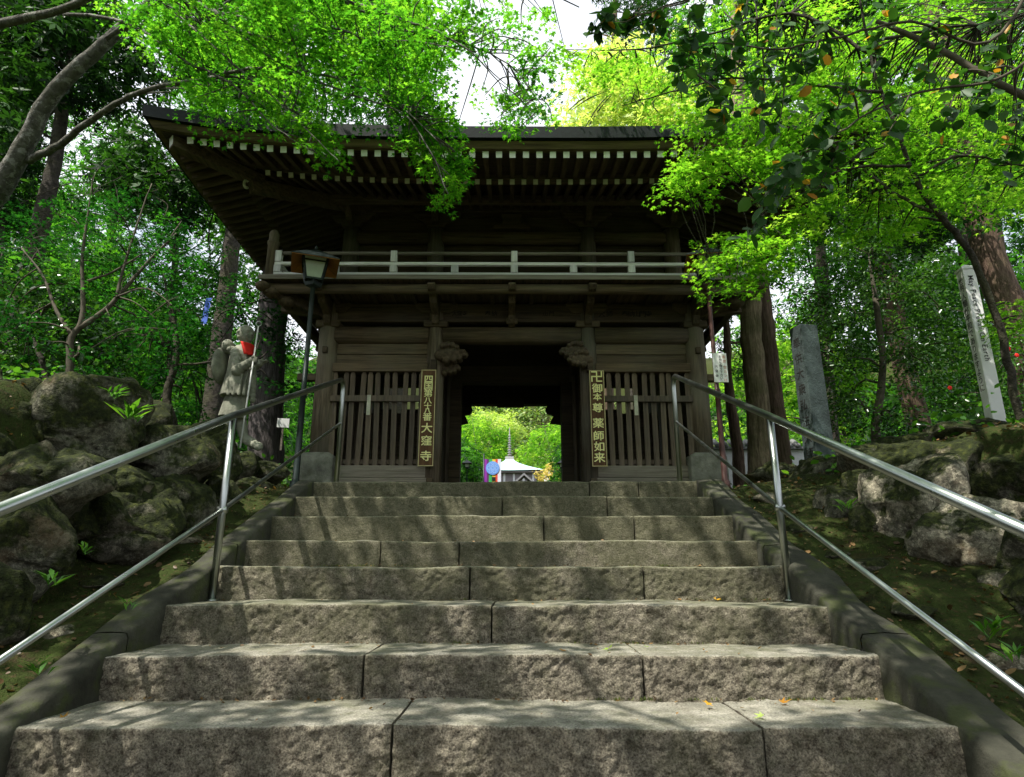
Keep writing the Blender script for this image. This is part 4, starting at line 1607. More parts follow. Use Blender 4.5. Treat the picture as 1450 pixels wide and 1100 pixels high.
Y = 5.0
pb, ptp = at(1412, 603, Y), at(1366, 384, Y)
t = thing("peace_pole", "white square post lettered May Peace Prevail On Earth on the right boulders", "post", (pb[0], Y, pb[2] - .08), R(-6))
hs = .050
H_ = ptp[2] - pb[2] + .08
MB().box(-hs, hs, -hs, hs, 0, H_).build("shaft", M['poleface'], t, bevel=.006)
e = hs + .006
MB().add([(-e, -e, H_), (e, -e, H_), (e, e, H_), (-e, e, H_), (-e, -e, H_ + .02), (e, -e, H_ + .02), (e, e, H_ + .02), (-e, e, H_ + .02), (0, 0, H_ + .06)],
         [(0, 3, 2, 1), (0, 1, 5, 4), (1, 2, 6, 5), (2, 3, 7, 6), (3, 0, 4, 7), (4, 5, 8), (5, 6, 8), (6, 7, 8), (7, 4, 8)]).build("cap", M['poleface'], t)
mb = MB()
zz = H_ - .06
for ch in "May Peace Prevail On Earth":
    if ch == ' ':
        zz -= .022
        continue
    v, f = glyph(ch, .008)
    k_ = .058
    wdt = v[:, 0].max()
    mb.add([((p[1] - .33) * k_, -hs - .0025, zz - p[0] * k_) for p in v], [q[::1] for q in f])
    zz -= wdt * k_ + .0045
tag(mb.build("english_lettering", M['black'], t), kind='stuff')
mb = MB()
text_column(mb, "世界人類が平和でありますように", 0, H_ - .06, .06, .066, 0, .01, lambda p: (-hs - .0025, -p[0], p[2]))
tag(mb.build("japanese_lettering", M['black'], t), kind='stuff')

# ------------------------------------------------------------------ pilgrim statue
SYd = 7.0


def S(u, v, dy=0):
    return Vector(at(u, v, SYd + dy))


q = SYd / FPX   # metres per pixel
zf = S(330, 632).z
stt = thing("monk_statue", "grey stone walking pilgrim monk statue with red bib and staff left of gate", "statue", (S(330, 632).x, SYd, zf))
off = -Vector(stt.location)


def cap(mb, a, ra, b, rb, n=7, sq=1.0):
    for i in range(n):
        t_ = i / (n - 1)
        p = a.lerp(b, t_) + off
        r_ = ra + (rb - ra) * t_
        mb.blob(p, (r_, r_ * sq, r_), 12, 8)


mb = MB()
mb.tube([S(346, 492) + off, S(343, 500) + off, S(339, 530) + off, S(335, 553) + off, S(334, 562) + off], [.085, .125, .140, .165, .172], 20)
mb.tube([S(336, 552) + off, S(333, 572) + off, S(329, 592) + off], [.115, .130, .152], 20)
for u_ in (326, 333, 341, 348):     # folds of the jacket
    mb.tube([S(u_ + 5, 515, -.115) + off, S(u_, 540, -.14) + off, S(u_ - 3, 560, -.155) + off], [.008, .016, .02], 6)
cap(mb, S(328, 585, -.04), .078, S(318, 622, -.05), .052, 9)   # front leg
cap(mb, S(338, 585, .06), .078, S(346, 622, .08), .05, 9)
cap(mb, S(316, 626, -.05), .07, S(330, 632, -.12), .055, 4)   # feet
cap(mb, S(352, 624, .08), .06, S(366, 632, .02), .05, 4)
cap(mb, S(349, 486), .055, S(347, 496), .085, 3)             # neck
cap(mb, S(335, 500, -.08), .072, S(336, 524, -.15), .066, 5)    # upper arm near side
cap(mb, S(336, 524, -.15), .062, S(357, 511, -.2), .048, 5)    # forearm
cap(mb, S(352, 500, .09), .07, S(353, 524, .1), .06, 5)
cap(mb, S(353, 524, .1), .055, S(368, 514, .0), .045, 5)
cap(mb, S(357, 524, -.02), .05, S(358, 566, .0), .035, 8)      # hanging sleeve
# head turned three quarters to the steps, with brow, eye hollows, nose, mouth, ear
hc = S(348, 473) + off
mb.blob(hc, (.098, .088, .108), 24, 16)
mb.blob(hc + Vector((.030, -.015, -.055)), (.066, .066, .055), 16, 10)
FD = Vector((.90, -.436, 0))
FS = Vector((.436, .90, 0))


def face(a_, b_, c_):
    return hc + FD * a_ + FS * b_ + Vector((0, 0, c_))


mb.blob(face(.100, 0, -.022), (.022, .022, .018), 8, 6)
mb.tube([face(.092, 0, .012), face(.106, 0, -.02)], [.008, .014], 6)
for s_ in (-1, 1):
    mb.tube([face(.092, s_ * .012, .022), face(.088, s_ * .036, .030), face(.072, s_ * .060, .020)], [.009, .011, .007], 6)
    mb.blob(face(.074, s_ * .034, .002), (.018, .018, .009), 8, 6)
    mb.blob(face(.070, s_ * .040, -.040), (.024, .024, .020), 8, 6)
mb.tube([face(.086, -.022, -.060), face(.094, 0, -.057), face(.086, .022, -.060)], [.005, .008, .005], 6)
mb.blob(face(.076, 0, -.088), (.026, .026, .018), 8, 6)
for s_ in (-1, 1):
    e_ = hc + FD * -.005 + FS * (s_ * .092) + Vector((0, 0, -.02))
    mb.tube([e_ + Vector((0, 0, .035)), e_ + FS * (s_ * .012) + FD * -.018 + Vector((0, 0, .02)), e_ + FD * -.015 + Vector((0, 0, -.02)), e_ + FD * .004 + Vector((0, 0, -.045))], [.009, .012, .010, .010], 6)
# right hand: palm and five fingers closed round the staff
hp_ = S(358, 510, -.21) + off
mb.blob(hp_, (.040, .022, .034), 10, 8)
for i in range(4):
    zz = .022 - i * .017
    ln = (.034, .038, .036, .029)[i]
    mb.tube([hp_ + Vector((.015, .01, zz)), hp_ + Vector((.015 + ln, .0, zz)), hp_ + Vector((.018 + ln, -.026, zz - .002)), hp_ + Vector((.022, -.036, zz - .004))], [.011, .011, .010, .008], 8)
mb.tube([hp_ + Vector((-.015, -.015, .02)), hp_ + Vector((.012, -.035, .034)), hp_ + Vector((.035, -.036, .036))], [.013, .012, .009], 8)
# left hand, slightly curled, at the bowl
h2 = S(370, 513, -.02) + off
mb.blob(h2, (.036, .026, .03), 10, 8)
for i in range(4):
    yy = -.028 + i * .018
    mb.tube([h2 + Vector((.015, yy, .004)), h2 + Vector((.05, yy, .010)), h2 + Vector((.07, yy, .028))], [.011, .010, .008], 8)
mb.tube([h2 + Vector((0, -.03, .01)), h2 + Vector((.03, -.042, .03))], [.012, .009], 8)
body = put("body", mb.mesh("body", M['statue'], True), stt)
md = body.modifiers.new("fuse", 'REMESH')
md.mode = 'VOXEL'
md.voxel_size = .0075
md.use_smooth_shade = True
mb = MB()
hat = S(313, 518, .0) + off
mb.blob(hat, (.065, .20, .215), 18, 12)
put("straw_hat", mb.mesh("straw_hat", M['statue'], True), stt)
mb = MB()
bg_ = S(323, 491, -.02) + off
mb.blob(bg_, (.065, .10, .085), 14, 10).blob(bg_ + Vector((.06, 0, -.05)), (.07, .1, .05), 12, 8)
o = put("shoulder_bundle", mb.mesh("shoulder_bundle", M['statue'], True), stt)
mb = MB()
a, b = S(366, 462, -.22) + off, S(340, 634, -.26) + off
mb.tube([a, b], .0085, 8)
mb.build("staff", M['poleface'], stt, True)
MB().tube([a + Vector((.03 * math.cos(t), 0, .03 + .03 * math.sin(t))) for t in np.linspace(0, 6.28, 14)], .006, 6).build("staff_ring", M['steel'], stt, True)
# pedestal rock
pd = boulder(stt, Vector(S(318, 655)) + Vector((0, .05, -.02)), (.34, .3, .2), 77, 'rock', 5, "pedestal_rock")
pd.location = Vector(S(325, 655)) + Vector((0, .02, 0)) - Vector(stt.location)
# red bib, a cloth of its own
mb = MB()
N_ = 9
vs = []
for i in range(N_):
    for j in range(N_):
        s_, t_ = i / (N_ - 1) - .5, j / (N_ - 1)
        p = FD * (.055 + .06 * math.cos(s_ * 2.4) + .045 * t_) + FS * (s_ * (.20 - .05 * t_)) + Vector((-.01, 0, -.140 - .150 * t_))
        vs.append(hc + p + Vector((.012 * math.sin(i * 2.1) * t_, -.02, 0)))
fs = [(i * N_ + j, (i + 1) * N_ + j, (i + 1) * N_ + j + 1, i * N_ + j + 1) for i in range(N_ - 1) for j in range(N_ - 1)]
bib = MB().add([v - hc for v in vs], fs).build("bib", M['red'], None, True)
bib.location = hc - off
sdm = bib.modifiers.new("cloth", 'SOLIDIFY')
sdm.thickness = .006
tag(bib, "bright red cloth bib tied round the neck of the stone monk", "bib")

# small white notice on a stake under the trees
x, y, z = at(401, 600, 8.2)
t = thing("stake_sign", "small white notice on a thin wooden stake under the trees left of gate", "sign", (x, y, z - .35), R(12))
MB().box(-.012, .012, -.006, .012, 0, .36).build("stake", M['beamlow'], t)
MB().box(-.075, .075, -.012, -.006, .30, .42).build("plate", M['signwhite'], t)
# blue strip hanging far in the wood
x, y, z = at(291, 440, 13)
o = MB().add([(-.06, -.005, -.30), (.06, -.005, -.30), (.10, -.005, .30), (-.02, -.005, .30), (-.06, .005, -.30), (.06, .005, -.30), (.10, .005, .30), (-.02, .005, .30)],
             [(0, 1, 2, 3), (7, 6, 5, 4), (0, 4, 5, 1), (1, 5, 6, 2), (2, 6, 7, 3), (3, 7, 4, 0)]).build("banner", m_plain("blue_cloth", (.08, .16, .6), .8), None)
o.location = (x, y, z)
tag(o, "narrow blue cloth strip hanging among the trees left of the gate", "banner")

# ------------------------------------------------------------------ seen through the passage
wv = thing("plaster_wall", "low white plaster wall with grey tile coping behind the cedars at right", "wall", (4.6, 13, .0))
x0, x1 = at(1010, 650, 13)[0] - 4.6, at(1080, 650, 13)[0] - 4.6 + .9
zt = at(1035, 637, 13)[2]
MB().box(x0, x1, 0, .25, -.5, zt).build("wall_panel", M['plaster'], wv)
for i in range(int((x1 - x0) / .16)):
    MB().tube([(x0 + .08 + i * .16, -.16, zt + .05), (x0 + .08 + i * .16, .12, zt + .2)], .055, 8).build("roof_tile", M['tile'], wv, True)
MB().box(x0 - .02, x1, -.14, .38, zt + .004, zt + .05).build("coping", M['tile'], wv)

HYd = 80.0
def Hh(u, v, dy=0):
    return Vector(at(u, v, HYd + dy))


hcx = at(721.5, 660, HYd)[0]
zeave = at(721, 671.5, HYd)[2]
hall = thing("temple_hall", "pale turquoise roofed temple hall with ringed spire seen through the gate", "temple hall", (hcx, HYd, zeave - 4.5))
hw = at(768, 671, HYd)[0] - hcx
ze = 4.5
za = at(721, 651, HYd)[2] - (zeave - 4.5)
zs_ = at(721, 605, HYd)[2] - (zeave - 4.5)
mb = MB()
lv = []
NR = 8
for i in range(NR + 1):
    t_ = i / NR
    r_ = hw * (1 - t_) ** 1.45 * .88 + hw * .12
    z = ze + (za - ze) * t_
    lv.append([(-r_, -r_, z), (0, -r_, z - (.0 if i else .12)), (r_, -r_, z), (r_, 0, z - (.0 if i else .12)), (r_, r_, z), (0, r_, z), (-r_, r_, z), (-r_, 0, z)])
vs = [p for l in lv for p in l]
fs = [(i * 8 + k_, i * 8 + (k_ + 1) % 8, (i + 1) * 8 + (k_ + 1) % 8, (i + 1) * 8 + k_) for i in range(NR) for k_ in range(8)] + [tuple(range(8))[::-1], tuple(NR * 8 + k_ for k_ in range(8))]
rf = MB().add(vs, fs).build("roof", M['jade'], hall)
MB().box(-hw * .13, hw * .13, -hw * .13, hw * .13, za - .05, za + .35).build("spire_base", M['spire'], rf)
MB().tube([(0, 0, za + .3), (0, 0, zs_)], [.14, .05], 8).build("spire_shaft", M['spire'], rf)
H2 = zs_ - za - .5
for i in range(9):
    z = za + .6 + i * H2 * .085
    r_ = .36 - i * .02
    MB().lathe([(r_ * .6, z - .05), (r_, z), (r_ * .6, z + .07)], 12).build("spire_ring", M['spire'], rf, True)
MB().box(-hw * .8, hw * .8, -hw * .8, hw * .8, 0, ze - .35).build("wall", M['hallwood'], hall)
MB().box(-hw * .95, hw * .95, -hw * .95, hw * .95, ze - .3, ze - .14).build("eave_rafters", M['hallwood'], hall)
for i in range(6):
    x = -hw * .7 + i * hw * .28
    MB().box(x - .12, x + .12, -hw * .8 - .08, -hw * .8, 0, ze - .36).build("wall_post", M['plaster'], hall)
# lower roof gable and a small white-roofed building beside it
x, y, z = at(742, 673, 60)
t = thing("hall_porch", "small grey tiled roof in front of the turquoise hall", "building", (x, y, z - 4))
MB().prism([(-1.0, 3.2), (0, 4.1), (1.0, 3.2), (.9, 3.1), (0, 3.9), (-.9, 3.1)], -1, 1.2).build("roof", M['tile'], t, fix=True)
MB().box(-.75, .75, -.8, 1, 0, 3.3).build("wall", M['hallwood'], t)
x, y, z = at(776, 672, 62)
t = thing("white_hut", "small white walled hut beside the yellow shrub beyond the gate", "building", (x, y, z - 4))
MB().box(-.35, .35, -.5, .5, 0, 4.0).build("wall", M['plaster'], t)
MB().prism([(-.5, 3.95), (0, 4.4), (.5, 3.95)], -.6, .6).build("roof", M['plaster'], t, fix=True)

lamp(661, 690, 22, 661.4, 664, "distant black lantern lamp post left of the rainbow banner", .75, zb=0.0, hoodm='bronze')
lamp(795, 690, 22, 795.5, 664, "distant black lantern lamp post at right edge of the passage view", .75, zb=0.0, hoodm='bronze')

# striped temple banner with a pale blue disc
Yb = 17.0
xa, xb = at(686, 665, Yb)[0], at(709.5, 665, Yb)[0]
zt, zb = at(697, 650, Yb)[2], at(697, 681, Yb)[2]
ban = thing("temple_banner", "striped five colour temple banner with pale blue disc seen through the gate", "banner", ((xa + xb) / 2, Yb, 0))
cols = [(.28, .03, .38), (.10, .03, .12), (.05, .42, .10), (.75, .55, .06), (.70, .08, .04), (.72, .74, .85)]
wds = [0, .15, .27, .47, .66, .80, 1.0]
Wb = xb - xa
for i, cc in enumerate(cols):
    MB().box(-Wb / 2 + wds[i] * Wb, -Wb / 2 + wds[i + 1] * Wb, 0, .01, .4, zt).build("stripe", m_plain("banner_cloth", cc, .8, var=.1), ban)
MB().tube([(-Wb / 2 - .02, .02, 0), (-Wb / 2 - .02, .02, zt + .15)], .02, 8).build("pole", M['bronze'], ban, True)
dc = at(697.6, 662.7, Yb)
cx_, cz_ = dc[0] - (xa + xb) / 2, dc[2]
rd = at(707.2, 662.7, Yb)[0] - dc[0]
blue = m_plain("pale_blue_disc", (.16, .36, .85), .7, var=.05)
MB().prism([(cx_ + rd * math.cos(t), cz_ + rd * math.sin(t)) for t in np.linspace(0, 6.2832, 29)[:-1]], -.012, -.002).build("disc", blue, ban, fix=True)
mb = MB()
for k_ in range(7):
    a_ = k_ * math.pi / 3
    q_ = 0 if k_ == 6 else rd * .58
    for t0, t1 in zip(np.linspace(0, 6.2832, 15)[:-1], np.linspace(0, 6.2832, 15)[1:]):
        c0 = Vector((cx_ + q_ * math.cos(a_), 0, cz_ + q_ * math.sin(a_)))
        ro, ri = rd * .27, rd * .19
        P_ = [(c0.x + r_ * math.cos(t), -.015, c0.z + r_ * math.sin(t)) for r_, t in ((ri, t0), (ro, t0), (ro, t1), (ri, t1))]
        mb.add(P_, [(0, 1, 2, 3)])
mb.build("disc_pattern", m_plain("lighter_blue", (.35, .55, .95), .7, var=.05), ban)
zk = at(699, 678, Yb)[2]
xk = at(699, 678, Yb)[0] - (xa + xb) / 2
MB().box(xk - .045, xk + .045, -.012, -.003, zk - .05, zk + .05).build("black_patch", M['black'], ban)

# ------------------------------------------------------------------ trees
def trunkline(px, Y0, Y1, w_px, n=8):
    """px: list of (u, v, width scale) with depths from Y0 to Y1"""
    out = []
    for i, (u, v, s_) in enumerate(px):
        Y = Y0 + (Y1 - Y0) * i / (len(px) - 1)
        p = at(u, v, Y)
        out.append((*p, s_ * w_px * Y / FPX / 2))
    return out


def ground_trunk(first):
    """extends a trunk down into the ground"""
    x, y, z, r_ = first
    g_ = ground_z(x, y)
    return [(x, y, g_ - .2, r_ * 1.35), (x, y, (g_ + z) / 2 if z > g_ else g_, r_ * 1.1)] if z > g_ + .1 else []


def finish_tree(root, skel_mb, bark, leafdata, shape, lmat, n=None):
    o = Vector(root.location)
    skel_mb.v = [(p[0] - o.x, p[1] - o.y, p[2] - o.z) for p in skel_mb.v]
    skel_mb.build("trunk", M[bark], root, True)
    C, N, S_, V, Hd = leafdata
    me = leaf_mesh("crown", C - np.array(o), N, S_, shape, M[lmat], V, Hd)
    put("crown", me, root)


# --- left: the leaning maple whose boughs spread over the steps
root = thing("maple_tree", "big leaning grey maple whose bright green boughs overhang the gate roof", "tree", at(-10, 330, 6.2))
mb = MB()
sk = []
tr = trunkline([(-70, 400, 1.4), (-25, 305, 1.2), (0, 265, 1.1), (32, 213, .95), (60, 155, .85), (90, 115, .8), (145, 65, .7), (200, 15, .55), (300, -80, .35)], 6.6, 5.4, 31)
g0 = tr[0]
tr = [(g0[0] - .2, g0[1], ground_z(g0[0] - .2, g0[1]) - .3, .24)] + tr
sk += limb(mb, tr, 14, 4, .006)
def bough(px, Y0, Y1, w_px):
    q_ = limb(mb, trunkline(px, Y0, Y1, w_px), 8, 5, .004)
    sk.extend(q_)
bough([(40, 228, 1.1), (85, 205, 1.0), (115, 180, .9), (165, 147, .8), (215, 125, .7), (295, 111, .6), (340, 100, .5), (400, 97, .4), (480, 112, .3), (565, 150, .2), (620, 200, .15)], 6.2, 4.0, 12)
bough([(-80, 60, 1.3), (0, 33, 1.2), (70, 18, 1.0), (140, -10, .9), (220, -60, .7)], 5.0, 4.4, 14)
bough([(150, 55, .9), (240, -5, .8), (300, 15, .75), (345, 45, .7), (415, 56, .6), (470, 40, .5), (520, 55, .35), (600, 60, .25), (650, 70, .2)], 5.3, 3.8, 9)
bough([(90, 20, .8), (180, 32, .8), (260, 85, .6), (330, 120, .5), (390, 180, .35), (460, 225, .25)], 5.0, 4.3, 7)
bough([(300, 10, .8), (360, 65, .7), (430, 105, .55), (500, 135, .45), (570, 160, .4), (610, 215, .3), (635, 275, .2)], 4.7, 3.9, 7)
bough([(420, -20, .9), (500, 5, .8), (560, 25, .7), (620, 45, .5), (680, 85, .35), (720, 140, .2)], 4.4, 3.8, 7)
bough([(250, 20, .9), (330, 90, .7), (400, 150, .5), (450, 200, .3), (480, 228, .2)], 4.8, 3.9, 6)
bough([(330, 20, .8), (450, -10, .8), (560, 40, .6), (650, 60, .5), (720, 90, .3), (770, 150, .2)], 4.7, 4.3, 7)
bough([(160, -10, .9), (330, -60, .9), (520, -80, .7), (700, -40, .4), (820, 10, .2)], 4.8, 3.8, 10)
# boughs overhead
ov = [(-3.4, 4.2, 5.0, .04), (-1.6, 3.3, 4.6, .03), (-.6, 2.8, 4.3, .03), (.5, 1.8, 4.3, .015)]
sk += limb(mb, ov, 8, 5)
ov = [(-3.5, 4.1, 5.0, .04), (-2.6, 3.0, 4.5, .03), (-2.2, 1.8, 4.0, .03), (-1.6, .4, 4.1, .015)]
sk += limb(mb, ov, 8, 5)
cl = []
cl += seen([(380, -20), (640, -20), (640, 60), (610, 130), (620, 160), (470, 150), (390, 135), (330, 60)], 185, 4.0, 5.4)
clt = seen([(560, 140), (640, 160), (662, 230), (655, 255), (632, 292), (612, 270), (598, 215), (560, 180)], 62, 4.2, 4.9)
clt += seen([(400, 150), (450, 170), (488, 222), (475, 232), (430, 205)], 22, 4.2, 4.8)
clt += seen([(660, 130), (700, 120), (760, 170), (745, 185), (700, 175)], 12, 4.3, 5.0)
clt += seen([(640, -20), (760, -20), (795, 60), (775, 150), (790, 180), (740, 160), (690, 80), (640, 60)], 50, 4.0, 5.2)
cl += seen([(120, -20), (400, -20), (400, 90), (300, 80), (160, 40)], 60, 4.4, 6.2)
cl += seen([(200, 50), (380, 60), (420, 160), (340, 175), (230, 130)], 44, 4.4, 6.0)

near = sprays(cl, .26, 76, .037, .34, .07, .30, .34, .5)
near = [np.concatenate([a_, b_]) for a_, b_ in zip(near, sprays(clt, .13, 40, .036, .4, .15, .4, .3, .6))]
cl += clt
# sun-shading canopy above the steps
cl2 = []
while len(cl2) < 262:
    x, y = random.uniform(-4.6, 1.2), random.uniform(-1.5, 4.3)
    z = random.uniform(3.6, 5.4)
    pz_ = fbm(np.array([[x, y, 0.]]), 1.5, 2, 31)[0]
    if pz_ > .22 or (z - EYE) / max(y, .05) < 1.18:
        continue
    cl2.append((x, y, z))
can = sprays(cl2, .30, 26, .11, .4, .15, .3, .3, .45)
L_ = [np.concatenate([a_, b_]) for a_, b_ in zip(near, can)]
twigs(mb, cl, sk, .0045, .08)
twigs(mb, cl2[::4], sk, .006, .08)
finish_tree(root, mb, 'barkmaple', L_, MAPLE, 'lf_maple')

# --- right: sunny maple
root = thing("maple_tree", "slender dark stemmed maple with sunlit yellow green leaves over the right eaves", "tree", at(1442, 612, 4.6))
mb = MB()
sk = []
st_ = trunkline([(1454, 640, 1.2), (1444, 590, 1.1), (1430, 527, 1.05), (1418, 469, 1.0), (1394, 403, .9), (1374, 356, .9), (1345, 320, .9), (1318, 290, .85), (1290, 240, .7), (1270, 180, .6), (1245, 120, .5), (1225, 40, .4), (1210, -40, .3)], 4.7, 4.2, 11)
g0 = st_[0]
st_ = [(g0[0], g0[1], ground_z(g0[0], g0[1]) - .2, .06)] + st_
sk += limb(mb, st_, 10, 4, .004)
bough([(1320, 300, .8), (1260, 270, .7), (1190, 215, .5), (1100, 175, .4), (1010, 170, .2)], 4.35, 5.0, 7)
bough([(1290, 235, .8), (1200, 240, .7), (1100, 290, .5), (1040, 350, .3), (1000, 365, .2)], 4.3, 4.9, 6)
bough([(1250, 130, .9), (1150, 120, .7), (1040, 110, .5), (950, 130, .35), (880, 150, .2)], 4.2, 5.2, 7)
bough([(1240, 80, .9), (1120, 20, .7), (1000, 50, .5), (900, 70, .35), (800, 70, .2)], 4.3, 5.4, 7)
bough([(1300, 250, .8), (1360, 220, .7), (1420, 230, .5), (1480, 240, .4)], 4.3, 4.2, 6)
bough([(1235, 60, .9), (1330, 40, .7), (1420, 30, .5), (1500, 0, .3)], 4.3, 4.4, 7)
for ov in ([(2.6, 3.8, 4.8, .03), (1.4, 2.9, 4.5, .03), (.9, 1.6, 4.4, .02)], [(2.7, 3.8, 4.8, .03), (2.6, 2.8, 4.4, .03), (2.9, 1.4, 4.2, .02)]):
    sk += limb(mb, ov, 8, 5)
cl = []
cl += seen([(930, 120), (1060, 90), (1240, 140), (1260, 250), (1180, 290), (1080, 270), (1000, 225), (940, 190)], 120, 4.4, 5.6)
cl += seen([(1000, 345), (1060, 330), (1160, 290), (1130, 350), (1080, 390), (1030, 415), (1010, 390)], 42, 4.5, 5.1)
cl += seen([(945, 240), (990, 225), (1020, 245), (990, 275), (960, 275)], 12, 4.6, 5.0)
cl += seen([(800, 60), (930, 80), (950, 150), (880, 120), (810, 110)], 26, 4.8, 5.8)
cl += seen([(960, -20), (1450, -20), (1450, 120), (1240, 150), (1100, 110)], 100, 4.6, 6.4)
cl += seen([(1240, 130), (1450, 110), (1450, 300), (1330, 290), (1260, 230)], 90, 4.2, 6.2)
cl += seen([(1130, 290), (1330, 260), (1300, 330), (1180, 340)], 34, 4.6, 5.8)
cl += seen([(1430, 430), (1460, 430), (1460, 470), (1420, 465)], 6, 4.4, 4.8)
near = sprays(cl, .24, 64, .038, .36, .08, .32, .32, .5)
cl2 = []
while len(cl2) < 212:
    x, y = random.uniform(-.6, 4.6), random.uniform(-1.5, 4.3)
    z = random.uniform(3.6, 5.4)
    pz_ = fbm(np.array([[x, y, 0.]]), 1.5, 2, 31)[0]
    if pz_ > .22 or (z - EYE) / max(y, .05) < 1.18:
        continue
    cl2.append((x, y, z))
can = sprays(cl2, .30, 26, .11, .4, .15, .3, .3, .45)
L_ = [np.concatenate([a_, b_]) for a_, b_ in zip(near, can)]
twigs(mb, cl, sk, .0045, .08)
twigs(mb, cl2[::4], sk, .006, .08)
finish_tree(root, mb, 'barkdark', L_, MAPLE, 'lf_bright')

# --- near hanging oval-leaved boughs, upper right
root = thing("persimmon_tree", "near oval leaved tree hanging dark boughs with a few orange leaves upper right", "tree", (3.6, 2.2, ground_z(3.6, 2.2)))
mb = MB()
sk = []
sk += limb(mb, [(3.6, 2.2, ground_z(3.6, 2.2) - .2, .09), (3.5, 2.3, 1.0, .075), (3.2, 2.5, 2.0, .06), (3.0, 2.5, 2.7, .03), (2.8, 2.6, 3.2, .02)], 10, 5)
bough([(1480, -60, 1.5), (1400, 60, 1.0), (1290, 30, .9), (1200, 50, .8), (1100, 70, .6), (1010, 60, .4), (960, 90, .25)], 2.9, 3.1, 5)
bough([(1500, 40, 1.2), (1420, 110, 1.0), (1300, 130, .8), (1200, 180, .6), (1130, 230, .4), (1080, 280, .25)], 3.0, 3.2, 5)
bough([(1380, -60, 1.2), (1200, -40, 1.0), (1050, -20, .8), (940, 10, .5), (880, 30, .3), (850, 25, .2)], 2.8, 3.0, 5)
bough([(1500, 160, 1.2), (1400, 110, 1.1), (1350, 80, 1.0), (1290, 50, .9), (1240, 30, .6)], 3.6, 3.8, 11)
tw = [(1010, 60, 1010, 130), (985, 40, 960, 120), (1050, 60, 1030, 150), (1080, 70, 1075, 170), (1110, 100, 1100, 190), (1150, 200, 1120, 240), (900, 25, 880, 45), (1200, 120, 1160, 200), (1240, 60, 1230, 150), (1000, 0, 970, 70), (1060, -10, 1040, 60), (1130, 230, 1080, 280), (1190, 200, 1150, 280), (1290, 130, 1250, 200), (1360, 100, 1330, 190), (940, 10, 920, 40), (1020, 130, 1010, 190), (1400, 100, 1390, 170), (1420, 20, 1400, 90), (1330, 30, 1310, 110), (1160, 40, 1140, 120), (1100, 20, 1090, 90),
      (860, 20, 850, 35), (1270, 0, 1240, 70), (1440, 150, 1430, 240), (1120, 240, 1060, 330)]
Cs, Hs = [], []
for (u0, v0, u1, v1) in tw:
    Y = random.uniform(2.8, 3.4)
    a_, b_ = Vector(at(u0, v0, Y)), Vector(at(u1, v1, Y + random.uniform(-.15, .15)))
    q_ = [(*a_, .005), (*((a_ + b_) / 2 + Vector((.02, 0, .02))), .004), (*b_, .002)]
    limb(mb, q_, 5, 4)
    twigs(mb, [a_], sk, .005, .05)
    n = random.randint(26, 38)
    for i in range(n):
        t_ = (i + .5) / n
        p = a_.lerp(b_, t_) + Vector((random.gauss(0, .03), random.gauss(0, .04), random.gauss(0, .02)))
        Cs.append(p)
        Hs.append((random.gauss(0, .7) + (b_ - a_).x * 3, random.gauss(0, .7), -.9))
C = np.array(Cs)
n = len(C)
Nn = np.stack([rng.normal(0, .6, n), rng.normal(-.5, .5, n), rng.normal(.6, .3, n)], 1)
N0 = Nn
big_oval = (OVAL[0] * np.array((1.15, 1, 1)), OVAL[1])
pick = rng.random(n)
o_ = Vector(root.location)
ora = pick < .06
mbv = mb
mbv.v = [(p[0] - o_.x, p[1] - o_.y, p[2] - o_.z) for p in mbv.v]
mbv.build("trunk", M['twig'], root, True)
Hs = np.array(Hs)
put("crown", leaf_mesh("crown", (C - np.array(o_))[~ora], Nn[~ora], (.065 + .045 * rng.random(n))[~ora], big_oval, M['lf_oval'], rng.normal(.4, .25, n)[~ora], Hs[~ora]), root)
put("turning_leaves", leaf_mesh("turning_leaves", (C - np.array(o_))[ora], Nn[ora], (.055 + .025 * rng.random(n))[ora], big_oval, M['lf_orange'], rng.random(n)[ora], Hs[ora]), root)


